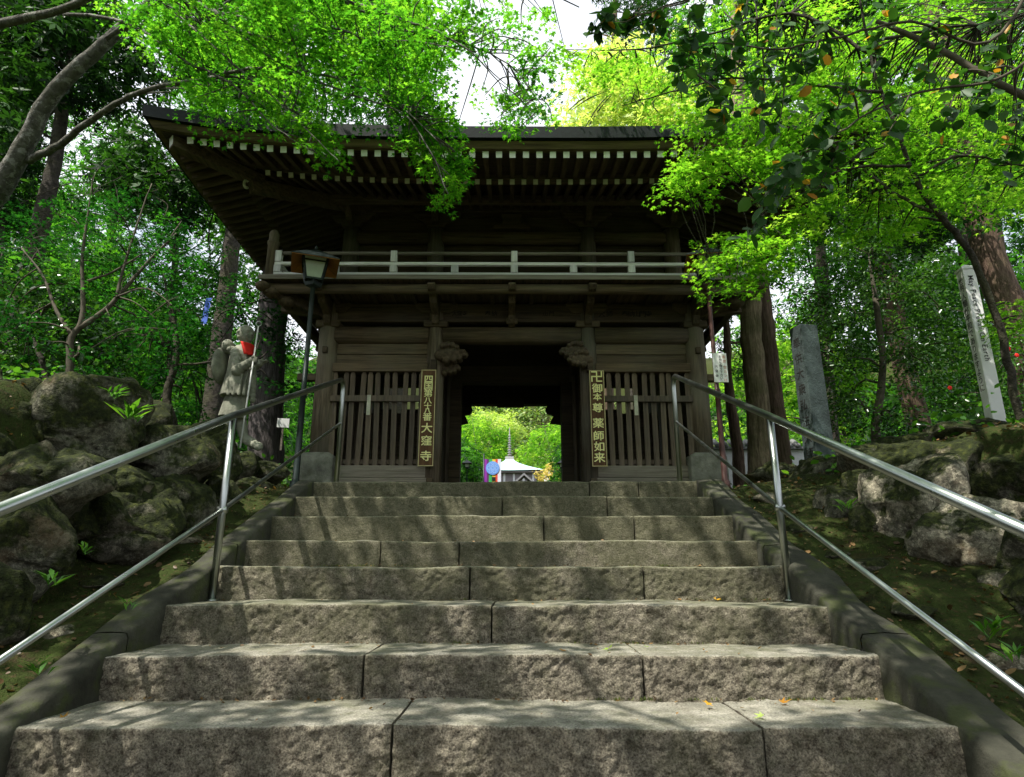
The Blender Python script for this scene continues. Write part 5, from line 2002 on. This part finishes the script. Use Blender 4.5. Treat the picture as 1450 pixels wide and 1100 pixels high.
# --- generic woodland trees
def wood_tree(label, x, y, h, r_, crown, bark, lmat, shape, size, per, ncl, kind='ball', cat='tree', name="woodland_tree", lean=(0, 0), cr=(.9, 1.4), base=.4, px=None, branches=6, group=None):
    """crown: list of (cx, cy, cz, rx, ry, rz) ellipsoids, absolute"""
    z0 = ground_z(x, y)
    root_ = thing(name, label, cat, (x, y, z0), 0, group)
    mb_ = MB()
    k_ = []
    pts = px or [(x + lean[0] * t_, y + lean[1] * t_, z0 - .2 + (h + .2) * t_, r_ * (1 - .72 * t_) * (1.25 if t_ == 0 else 1)) for t_ in (0, .08, .3, .55, .8, 1)]
    k_ += limb(mb_, pts, 12, 4, r_ * .06)
    cen = []
    for e_ in crown:
        m_ = max(1, int(ncl * e_[3] * e_[4] * e_[5] / sum(q[3] * q[4] * q[5] for q in crown)))
        for _ in range(m_):
            d = rng.normal(size=3)
            d /= np.linalg.norm(d)
            q_ = rng.random() ** .45
            cen.append((e_[0] + d[0] * e_[3] * q_, e_[1] + d[1] * e_[4] * q_, e_[2] + d[2] * e_[5] * q_))
    for c_ in cen[::max(1, len(cen) // branches)]:
        s_ = np.array([p[:3] for p in k_[: max(6, len(k_))]])
        dd = ((s_ - np.array(c_)) ** 2).sum(1) + 3 * np.maximum(0, s_[:, 2] - c_[2] + .3) ** 2
        j = int(np.argmin(dd))
        a_ = s_[j]
        rr = min(k_[j][3] * .5, .05 + r_ * .2)
        mid = (a_ + np.array(c_)) / 2 + np.array((0, 0, .1 * np.linalg.norm(a_ - np.array(c_))))
        k_ += limb(mb_, [(*a_, rr), (*mid, rr * .6), (*c_, rr * .2)], 5, 4, .02)
    twigs(mb_, cen[::2], k_, .008, .1)
    if kind == 'ball':
        data = balls(cen, [random.uniform(*cr) * .5 for _ in cen], per, size, base, .3)
    else:
        data = sprays(cen, sum(cr) / 4, per, size, .4, .12, .3, .3, base)
    finish_tree(root_, mb_, bark, data, shape, lmat)
    return root_


def px_tree(label, tpx, Y, w_px, polys, bark, lmat, shape, size, per, ncl, cr, kind='ball', base=.4, name="woodland_tree", YY=None, cat='tree', nbr=6, group=None, stems=None):
    """a tree laid out from where its trunk and leaf masses stand in the photograph"""
    pts = trunkline(tpx, Y, Y, w_px)
    pts[-1] = (*pts[-1][:3], pts[-1][3] * .2)
    size, per = size * .72, int(per * 1.3)
    p0 = pts[0]
    g_ = ground_z(p0[0], p0[1])
    if p0[2] > g_:
        pts = [(p0[0], p0[1], g_ - .25, p0[3] * 1.25)] + pts
    else:
        pts = [(p0[0], p0[1], g_ - .25, p0[3] * 1.25), (p0[0], p0[1], g_ + .2, p0[3] * 1.1)] + [q_ for q_ in pts if q_[2] > g_ + .4]
    root_ = thing(name, label, cat, (p0[0], p0[1], g_), 0, group)
    mb_ = MB()
    k_ = limb(mb_, pts, 12, 4, p0[3] * .05)
    for st2 in (stems or []):
        k_ += limb(mb_, trunkline(st2, Y, Y + .15, w_px), 9, 4, p0[3] * .05)
    cen = []
    y0, y1 = YY or (Y - .8, Y + 1.2)
    tot = sum(w_ for _, w_ in polys)
    for poly, w_ in polys:
        cen += seen(poly, max(1, int(ncl * w_ / tot)), y0, y1)
    cen = [c_ for c_ in cen if c_[2] > ground_z(c_[0], c_[1]) + .1]
    for c_ in cen[::max(1, len(cen) // nbr)]:
        s_ = np.array([p[:3] for p in k_])
        j = int(np.argmin(((s_ - np.array(c_)) ** 2).sum(1)))
        rr = min(k_[j][3] * .45, .04)
        a_ = s_[j]
        mid = (a_ + np.array(c_)) / 2 + np.array((0, 0, .12 * np.linalg.norm(a_ - np.array(c_))))
        k_ += limb(mb_, [(*a_, rr), (*mid, rr * .65), (*c_, rr * .25)], 5, 4, .02)
    twigs(mb_, cen[::2], k_, .006 * Y / 6, .1)
    if kind == 'ball':
        data = balls(cen, [random.uniform(*cr) for _ in cen], per, size, base, .36)
    else:
        data = sprays(cen, sum(cr) / 2, per, size, .4, .12, .3, .3, base)
    finish_tree(root_, mb_, bark, data, shape, lmat)
    return root_


# left side, front to back
px_tree("dark trunked tree rising behind the leaning maple at upper left", [(62, 300, 1.2), (75, 240, 1), (88, 160, .9), (100, 90, .8), (118, 20, .6), (130, -60, .4)], 8.0, 22,
        [([(-40, -30), (160, -30), (180, 60), (60, 110), (-40, 260)], 3), ([(100, 100), (220, 60), (230, 130), (130, 170)], .5)], 'barkdark', 'lf_dark', SPRIG, .16, 60, 90, (.3, .5), base=.35)
px_tree("many stemmed pale shrub tree behind the big boulder at left", [(98, 530, 1.3), (100, 480, 1.2), (113, 462, 1.0), (118, 430, .8), (116, 370, .6), (122, 320, .45), (130, 260, .35)], 5.6, 8.5,
        [([(-30, 290), (160, 260), (270, 300), (290, 400), (240, 520), (60, 540), (-30, 520)], 1)], 'twig', 'lf_under', MAPLE, .055, 36, 175, (.16, .3), 'spray', .42, YY=(5.15, 8.0), nbr=16,
        stems=[[(112, 465, 1.0), (150, 438, .85), (180, 405, .7), (212, 368, .55), (250, 330, .35)], [(165, 420, .6), (175, 380, .5), (200, 300, .3), (215, 260, .2)], [(102, 475, .8), (80, 440, .6), (60, 390, .4), (30, 350, .2)], [(118, 400, .5), (160, 385, .4), (200, 360, .25)]])
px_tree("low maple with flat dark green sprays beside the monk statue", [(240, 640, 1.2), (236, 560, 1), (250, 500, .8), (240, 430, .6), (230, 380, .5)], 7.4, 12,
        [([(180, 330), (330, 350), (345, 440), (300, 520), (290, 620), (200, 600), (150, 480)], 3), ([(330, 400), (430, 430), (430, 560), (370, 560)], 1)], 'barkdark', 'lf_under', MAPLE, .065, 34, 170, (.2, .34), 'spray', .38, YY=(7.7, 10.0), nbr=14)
px_tree("dark evergreen shrub with glossy leaves on the left bank", [(60, 600, 1.2), (55, 540, 1), (40, 460, .7)], 6.2, 10,
        [([(-40, 400), (60, 380), (140, 440), (180, 520), (120, 560), (-40, 560)], 1)], 'barkdark', 'lf_glossy', OVAL, .09, 60, 70, (.2, .32), base=.35, YY=(5.8, 7.6), name="shrub")
px_tree("grey barked cedar trunk standing right behind the monk statue", [(372, 660, 1.15), (378, 560, 1), (386, 450, .95), (393, 380, .9), (405, 260, .8), (420, 60, .6), (440, -200, .3)], 9.0, 46,
        [([(300, 90), (480, 60), (470, -200), (330, -200)], 1)], 'barkgrey', 'lf_dark', SPRIG, .2, 60, 40, (.4, .7), base=.3, YY=(8.6, 11), name="cedar_tree")
px_tree("dark cedar trunk in the wood left of the gate eaves", [(305, 560, 1.2), (315, 470, 1.1), (322, 400, 1), (330, 330, .95), (340, 230, .8), (355, 80, .6), (370, -100, .35)], 13.0, 26,
        [([(170, 170), (300, 170), (330, 260), (230, 330), (160, 260)], 1.0), ([(230, -60), (400, -60), (400, 120), (270, 140)], 2)], 'barkdark', 'lf_dark', SPRIG, .24, 60, 110, (.4, .8), base=.45, YY=(12, 16), name="cedar_tree")
px_tree("light green tree glowing beyond the dark cedar at left", [(240, 560, 1.0), (245, 420, .9), (250, 330, .6), (255, 250, .4)], 16, 12,
        [([(60, 260), (320, 250), (420, 420), (420, 600), (120, 600), (40, 430)], 1)], 'barkdark', 'lf_mid', SPRIG, .2, 60, 190, (.5, .9), base=.62, YY=(14, 21))
px_tree("tall pale leaved tree against the sky at far left", [(150, 560, 1.0), (155, 380, .9), (165, 250, .7), (170, 150, .5)], 20, 14,
        [([(60, 130), (150, 90), (180, 160), (160, 280), (40, 320), (-40, 330)], 1.2), ([(180, 230), (300, 220), (300, 300), (180, 300)], .7), ([(-60, 280), (80, 280), (80, 560), (-60, 560)], 2)], 'barkdark', 'lf_mid', SPRIG, .25, 60, 150, (.6, 1.1), base=.5, YY=(18, 24))
px_tree("dense dark evergreen filling the upper left corner", [(-20, 500, 1), (-10, 300, .9), (0, 100, .6), (10, -60, .3)], 10, 34,
        [([(-80, 60), (30, 60), (45, 220), (30, 330), (-80, 330)], 1)], 'barkdark', 'lf_dark', SPRIG, .17, 70, 70, (.35, .6), base=.25, YY=(9.5, 12))

# right side
px_tree("mossy cedar trunk nearest the brown lamp post", [(1078, 680, 1.1), (1074, 600, 1), (1066, 500, .95), (1062, 430, .9), (1055, 330, .8), (1045, 150, .6), (1035, -80, .3)], 8.6, 33,
        [([(1060, 60), (1250, 60), (1240, -150), (1000, -150)], 1)], 'barkmoss', 'lf_dark', SPRIG, .2, 60, 40, (.4, .7), base=.35, YY=(8.4, 11), name="cedar_tree")
px_tree("straight shaded cedar trunk just right of the mossy one", [(1108, 680, 1.1), (1100, 600, 1), (1088, 500, .95), (1080, 430, .9), (1070, 330, .8), (1050, 150, .6), (1035, -80, .3)], 9.4, 28,
        [([(1080, 160), (1200, 200), (1180, 300), (1110, 330)], 1)], 'barkcedar', 'lf_dark', SPRIG, .16, 60, 30, (.3, .5), base=.4, YY=(9.5, 12), name="cedar_tree")
px_tree("thin reddish crooked trunk behind the white notice plate", [(1046, 670, 1.2), (1045, 640, 1.1), (1036, 580, 1), (1030, 520, .8), (1030, 470, .7), (1020, 380, .5)], 10.5, 15,
        [([(1020, 440), (1080, 420), (1080, 520), (1040, 540)], 1)], 'barkcedar', 'lf_mid', SPRIG, .12, 40, 16, (.25, .45), base=.5, YY=(10.5, 13))
px_tree("reddish cedar trunk half hidden by leaves right of the stele", [(1310, 640, 1.1), (1290, 560, 1), (1272, 470, .95), (1255, 390, .9), (1240, 330, .8), (1215, 200, .6), (1180, 0, .35)], 10.0, 32,
        [([(1180, 160), (1330, 180), (1340, 330), (1230, 350), (1150, 300)], 1)], 'barkcedar', 'lf_dark', SPRIG, .16, 70, 60, (.3, .5), base=.45, YY=(8.0, 11.5), name="cedar_tree")
px_tree("broad brown cedar trunk leaning out at the right edge", [(1495, 640, 1.2), (1470, 560, 1.1), (1440, 470, 1), (1410, 390, .95), (1385, 290, .9), (1365, 200, .8), (1330, 60, .6), (1300, -100, .35)], 8.4, 48,
        [([(1340, 140), (1470, 120), (1470, 250), (1400, 300), (1330, 240)], 1)], 'barkcedar', 'lf_mid', SPRIG, .14, 60, 40, (.3, .5), base=.5, YY=(7.5, 10.5), name="cedar_tree")
cam_b = px_tree("twiggy camellia thicket with small glossy leaves behind the stele", [(1245, 660, 1.3), (1240, 600, 1), (1250, 520, .8), (1240, 430, .7), (1230, 360, .5)], 7.6, 12,
        [([(1180, 330), (1330, 330), (1380, 460), (1400, 610), (1190, 640), (1180, 480)], 3), ([(1130, 400), (1190, 400), (1190, 600), (1130, 460)], .6), ([(1390, 470), (1470, 470), (1470, 600), (1410, 610)], .6)], 'twig', 'lf_glossy', OVAL, .062, 80, 170, (.16, .32), base=.5, YY=(6.9, 9.2), name="camellia_shrub", nbr=40, cat='shrub')
px_tree("sunlit pale green bush low between the cedars and the stele", [(1150, 660, 1), (1150, 600, .8), (1140, 540, .6)], 14, 10,
        [([(1020, 480), (1200, 440), (1220, 640), (1020, 640)], 1)], 'twig', 'lf_bright', SPRIG, .18, 50, 60, (.35, .7), base=.55, YY=(13, 18))
px_tree("dark leafy tree filling the gap above the stele", [(1180, 640, 1), (1170, 500, .9), (1165, 380, .8), (1150, 260, .5)], 13, 20,
        [([(1090, 330), (1220, 280), (1330, 300), (1350, 450), (1180, 520), (1090, 440)], 1)], 'barkdark', 'lf_mid', SPRIG, .17, 50, 80, (.4, .7), base=.45, YY=(11, 16))
px_tree("tall woodland tree behind the right hand cedars", [(1400, 620, 1), (1380, 450, .9), (1360, 300, .7), (1350, 120, .5)], 16, 20,
        [([(1200, 150), (1480, 150), (1480, 600), (1330, 600), (1200, 400)], 1)], 'barkdark', 'lf_mid', SPRIG, .22, 60, 190, (.5, .9), base=.5, YY=(13, 20))
px_tree("leafy tree rising beyond the right end of the roof", [(1180, 560, 1), (1160, 350, .9), (1150, 150, .7), (1140, 20, .5)], 19, 22,
        [([(960, 20), (1450, -40), (1450, 160), (1100, 160), (960, 120)], 1)], 'barkdark', 'lf_mid', SPRIG, .26, 60, 200, (.6, 1.1), base=.7, YY=(16, 23))
px_tree("yellow green young leaved tree glowing above the middle of the roof", [(900, 560, 1), (900, 300, .9), (905, 150, .7), (910, 90, .4)], 24, 22,
        [([(800, 120), (860, 70), (960, 60), (1030, 90), (1080, 150), (1020, 215), (800, 215)], 1)], 'barkdark', 'lf_yellow', SPRIG, .30, 60, 120, (.7, 1.3), base=.6, YY=(21, 27))
px_tree("green tree standing behind the roof at its left half", [(560, 500, 1), (560, 300, .9), (555, 100, .7), (550, -20, .4)], 20, 26,
        [([(250, 30), (420, -40), (600, -40), (600, 180), (290, 190)], 1)], 'barkdark', 'lf_mid', SPRIG, .26, 60, 150, (.6, 1.1), base=.5, YY=(17, 24))
px_tree("high pine crown at the top of the picture above the roof", [(860, 560, 1), (860, 300, .9), (870, 100, .7), (870, -60, .5)], 30, 20,
        [([(850, -40), (960, -40), (960, 60), (880, 90), (850, 40)], 1)], 'barkcedar', 'lf_dark', SPRIG, .3, 50, 40, (.6, 1.1), base=.5, YY=(27, 32), name="pine_tree")

# shade trees behind and beside the camera: the wood the steps climb through
for i, (x, y, lab) in enumerate(((-9.5, -4.0, "broad leaved tree behind the camera on the left bank"), (6.8, -.5, "broad leaved tree behind the camera on the right bank"))):
    wood_tree(lab, x, y, 6.5, .2, [(x * .8, y - .3, 6.2, 3.0, 2.6, 1.4)], 'barkdark', 'lf_mid', SPRIG, .17, 60, 150, 'ball', cr=(.6, 1.1), base=.45)

# beyond the passage: sunlit garden trees and the wooded mountain
px_tree("bright green round tree beyond the gate left of the spire", [(678, 690, 1), (678, 660, .8)], 45, 8,
        [([(645, 600), (690, 590), (720, 620), (715, 650), (680, 690), (640, 690)], 1)], 'barkdark', 'lf_bright', SPRIG, .5, 60, 90, (1.0, 1.9), base=.5, YY=(86, 97))
px_tree("bright green tree beyond the gate right of the spire", [(785, 690, 1), (785, 660, .8)], 50, 8,
        [([(735, 640), (760, 610), (800, 600), (815, 690), (770, 668), (745, 655)], 1)], 'barkdark', 'lf_bright', SPRIG, .42, 45, 80, (.7, 1.2), base=.45, YY=(84, 95))
px_tree("pale yellow crowned tree beyond the hall seen over the spire", [(700, 660, 1), (700, 620, .8)], 96, 5,
        [([(680, 590), (720, 588), (735, 615), (700, 620)], 1)], 'barkdark', 'lf_yellow', SPRIG, .5, 70, 30, (1.2, 2.2), base=.4, YY=(90, 100))
px_tree("orange yellow shrub beside the turquoise hall", [(790, 690, 1), (788, 672, .8)], 52, 5,
        [([(762, 671), (780, 660), (798, 660), (800, 678), (765, 679)], 1)], 'twig', 'lf_gold', SPRIG, .22, 40, 26, (.3, .6), base=.5, YY=(50, 54), name="shrub")
px_tree("dark green tree at the left edge of the passage view", [(652, 700, 1), (650, 660, .8)], 34, 10,
        [([(630, 620), (668, 640), (672, 690), (630, 690)], 1)], 'barkdark', 'lf_mid', SPRIG, .3, 45, 50, (.5, .9), base=.5, YY=(30, 36))
px_tree("dark green tree at the right edge of the passage view", [(815, 700, 1), (812, 660, .8)], 34, 10,
        [([(796, 640), (830, 610), (830, 690), (790, 690), (788, 670)], 1)], 'barkdark', 'lf_mid', SPRIG, .3, 45, 40, (.5, .9), base=.5, YY=(30, 36))
# the far wood as one mass on the mountain
n = 2500
Yv = rng.uniform(100, 250, n)
X = np.where(rng.random(n) < .75, rng.uniform(-.13, .13, n) * Yv, rng.uniform(-150, 150, n))
cen = np.stack([X, Yv, terrain(X, Yv) + 1.5], 1)
d = balls([tuple(c_) for c_ in cen], rng.uniform(1.6, 3.4, n), 40, .8, .45, .4, 1.0)
fw = put("forest", leaf_mesh("forest", d[0], d[1], d[2], DIAM, M['lf_far'], d[3]))
tag(fw, "hazy sunlit wooded mountainside beyond the gate", kind='stuff')
# woodland filling the ground on both flanks behind the near trees
n = 2000
X = np.concatenate([rng.uniform(-45, -7, n // 2), rng.uniform(8, 45, n // 2)])
Yv = rng.uniform(16, 60, n)
ok = np.abs(X) > 4 + Yv * .22
X, Yv = X[ok], Yv[ok]
cen = np.stack([X, Yv, terrain(X, Yv) + rng.uniform(.3, 5.5, len(X)) * (Yv / 40 + .3)], 1)
d = balls([tuple(c_) for c_ in cen], rng.uniform(.7, 1.5, len(X)), 36, .36, .4, .4)
fw = put("woodland_mass", leaf_mesh("woodland_mass", d[0], d[1], d[2], SPRIG, M['lf_mid'], d[3]))
tag(fw, "dense woodland behind the nearer trees on both flanks of the gate", kind='stuff')

# camellia flowers
for i, (u, v) in enumerate(((1345, 549), (1440, 503), (1428, 494))):
    x, y, z = at(u, v, 6.6)
    mb = MB()
    for k_ in range(6):
        a_ = k_ * math.pi / 3
        mb.blob((.012 * math.cos(a_), 0, .012 * math.sin(a_)), (.013, .009, .013), 8, 5)
    mb.blob((0, -.006, 0), .007, 6, 4)
    o = mb.build("flower", M['red'], None, True)
    o.location = (x, y, z)
    tag(o, ["small red flower in the camellia thicket left of the white pole", "small red flower just right of the white pole near the right edge", "small red flower close under the twin flower right of the white pole"][i], "flower", "red camellia flowers")

# ------------------------------------------------------------------ low growth, litter, fallen leaves
def scatter(n, x0, x1, y0, y1, cond=None):
    X_ = rng.uniform(x0, x1, n)
    Y_ = rng.uniform(y0, y1, n)
    d_ = np.abs(X_ - SX) - HW
    k_ = d_ > .25
    if cond is not None:
        k_ &= cond(X_, Y_, d_)
    X_, Y_ = X_[k_], Y_[k_]
    return np.stack([X_, Y_, terrain(X_, Y_)], 1)


P = scatter(5200, -7, 7, 2, 11, lambda x, y, d_: (y < 6.2) | (d_ > 1.3))
n = len(P)
P[:, 2] += .012
me = leaf_mesh("leaf_litter", P, np.stack([rng.normal(0, .5, n), rng.normal(0, .5, n), np.ones(n)], 1), .03 + .03 * rng.random(n), OVAL, m_leaf("dead_leaves", (.05, .03, .015), (.12, .07, .03), (.25, .15, .06), .2), rng.random(n))
P2 = scatter(9000, -3.6, 3.6, 2, 6.4)
n2 = len(P2)
P2[:, 2] += .008
me2 = leaf_mesh("needle_litter", P2, np.stack([rng.normal(0, .6, n2), rng.normal(0, .6, n2), np.ones(n2)], 1), .010 + .026 * rng.random(n2) ** 2, OVAL, bpy.data.materials['dead_leaves'], rng.random(n2) * .8)
tag(put("needle_litter", me2), "fine brown scraps of leaf and bark strewn over the mossy banks", kind='stuff')
tag(put("leaf_litter", me), "brown dead leaves and needles lying on the banks", kind='stuff')
P = scatter(3000, -3.2, 3.2, 2, 6.2, lambda x, y, d_: (d_ < 1.6) & (vnoise(np.stack([x, y, 0 * x], 1), 2.2, 4) > .1))
P = np.repeat(P, 7, 0)
n = len(P)
P[:, :2] += rng.normal(0, .02, (n, 2))
me = leaf_mesh("moss_tufts", P, np.stack([rng.normal(0, 1, n), rng.normal(0, 1, n), rng.normal(0, .25, n)], 1), .012 + .018 * rng.random(n), BLADE, m_leaf("moss_blades", (.03, .05, .008), (.07, .10, .015), (.14, .17, .03), .3), rng.random(n), np.tile(np.array((0, 0, 1.)), (n, 1)) + rng.normal(0, .3, (n, 3)))
tag(put("moss", me), "short green moss tufts growing on the sloping banks", kind='stuff')
P = scatter(2400, -9, 9, 3.4, 13, lambda x, y, d_: (d_ > 1.15) & ((y > 5.2) | (d_ > 1.7)))
n = len(P)
cen = P + np.array((0, 0, .05))
d = sprays([tuple(c_) for c_ in cen], .14, 14, .07, .5, .3, -.4, .35, .4)
me = leaf_mesh("undergrowth", d[0], d[1], d[2], OVAL, M['fern'], d[3], d[4])
tag(put("undergrowth", me), "low leafy undergrowth covering the wooded banks", kind='stuff')


ks = rng.integers(5, 12, 900)
X = SX + rng.uniform(-HW, HW, 900)
bk = rng.random(900) < .7
Yl = np.where(bk, np.array(SY)[ks + 1] - .015 - np.abs(rng.normal(0, .02, 900)), np.array(SY)[ks] + .02 + rng.random(900) * .38)
P = np.stack([X, Yl, np.array(SZ)[ks] + .006], 1)
n = len(P)
me = leaf_mesh("tread_litter", P, np.stack([rng.normal(0, .4, n), rng.normal(0, .4, n), np.ones(n)], 1), .008 + .018 * rng.random(n) ** 2, OVAL, bpy.data.materials['dead_leaves'], rng.random(n))
tag(put("tread_litter", me), "tiny brown leaf scraps and grit along the back of the stone treads", kind='stuff')
ks = rng.integers(5, 12, 500)
X = SX + rng.uniform(-HW, HW, 500)
ok = vnoise(np.stack([X, ks * 1.0, X * 0], 1), 2.5, 12) > .05
ks, X = np.repeat(ks[ok], 12), np.repeat(X[ok], 12)
n = len(X)
P = np.stack([X + rng.normal(0, .015, n), np.array(SY)[ks + 1] - .012 + rng.normal(0, .005, n), np.array(SZ)[ks] + .001], 1)
me = leaf_mesh("joint_moss", P, np.stack([rng.normal(0, 1, n), rng.normal(0, 1, n), rng.normal(0, .25, n)], 1), .006 + .014 * rng.random(n), BLADE, bpy.data.materials['moss_blades'], rng.random(n), np.tile(np.array((0, 0, 1.)), (n, 1)) + rng.normal(0, .4, (n, 3)))
tag(put("joint_moss", me), "thin lines of green moss in the joints at the foot of the risers", kind='stuff')


def tuft(u, v, Y, n_, ln, label, name="fern", dz=0):
    p = Vector(at(u, v, Y))
    mb_ = []
    C_ = np.zeros((n_, 3)) + rng.normal(0, .012, (n_, 3))
    a_ = rng.random(n_) * 6.28
    H_ = np.stack([np.cos(a_) * .8, np.sin(a_) * .8, .5 + rng.random(n_)], 1)
    N_2 = np.stack([-np.cos(a_) * .6, -np.sin(a_) * .6, .8 + 0 * a_], 1)
    me = leaf_mesh(name, C_, N_2, ln * (.6 + .6 * rng.random(n_)), (BLADE[0] * np.array((1.0, 1, 1)), BLADE[1]), M['fern'], rng.random(n_), H_)
    o = put(name, me)
    o.location = p
    tag(o, label, "plant", "small plants growing out of the stone walls")


tuft(187, 592, 3.75, 30, .15, "grassy tuft hanging from the boulders below and left of the statue")
tuft(160, 562, 3.6, 14, .10, "small grassy tuft on the face of the big left boulder")
tuft(72, 826, 2.75, 14, .09, "tiny bright weed low on the left boulders")
tuft(118, 781, 2.9, 10, .06, "tiny bright weed in the middle of the left boulders")
tuft(1200, 722, 3.95, 14, .12, "broad leaved seedling between the right hand boulders")
tuft(1405, 895, 2.7, 16, .11, "leafy seedling low on the right bank near the picture edge")
tuft(1430, 930, 2.5, 16, .08, "leafy seedling below another one at the right edge")
tuft(180, 862, 2.62, 12, .05, "tiny clover sprig on the left mossy bank")
tuft(55, 950, 2.2, 14, .06, "little clover plant on the left bank near the kerb")


def fallen(u, v, k_, mat, size, label, shape=MAPLE):
    # lies on the tread of step k_
    z = SZ[k_] + .008
    lo, hi = SY[k_], SY[k_] + .5
    for _ in range(40):
        m_ = (lo + hi) / 2
        if at(u, v, m_)[2] > z:
            hi = m_
        else:
            lo = m_
        if abs(hi - lo) < 1e-4:
            break
    # height of the line of sight rises or falls with depth; solve directly
    a_, b_ = at(u, v, 1.0), at(u, v, 2.0)
    sl = b_[2] - a_[2]
    Y = 1.0 + (z - a_[2]) / sl if abs(sl) > 1e-6 else SY[k_] + .2
    Y = min(max(Y, SY[k_] + .03), SY[k_] + .36)
    x = at(u, v, Y)[0]
    me = leaf_mesh("fallen_leaf", np.zeros((1, 3)), np.array([[random.gauss(0, .3), random.gauss(-.2, .2), 1.]]), np.array([size * .8]), (shape[0] * np.array((1, 1, -1.5)), shape[1]), M[mat], np.array([random.random()]))
    o = put("fallen_leaf", me)
    o.location = (x, Y, z + .006)
    tag(o, label, "leaf", "fallen leaves on the steps")


fallen(1106, 991, 5, 'lf_orange', .055, "curled yellow fallen leaf beside the joint of the lowest visible tread")
fallen(1003, 997, 5, 'lf_orange', .055, "orange fallen leaf at the back of the lowest visible tread")
fallen(1079, 1014, 5, 'lf_yellow', .045, "small lemon yellow leaf in the middle of the lowest visible tread")
fallen(88, 1018, 5, 'lf_orange', .045, "reddish fallen leaf at the left end of the lowest visible tread")
fallen(862, 919, 6, 'lf_yellow', .05, "thin yellow leaf near the middle of the second tread")
fallen(797, 922, 6, 'lf_orange', .03, "tiny brown leaf near the middle of the second tread")
fallen(1223, 915, 6, 'lf_orange', .05, "orange leaf at the right end of the second tread")
fallen(1013, 850, 7, 'lf_orange', .05, "orange leaf on the third tread left of the right handrail post")
fallen(915, 917, 6, 'lf_yellow', .035, "small pale leaf right of the thin yellow leaf on second tread")
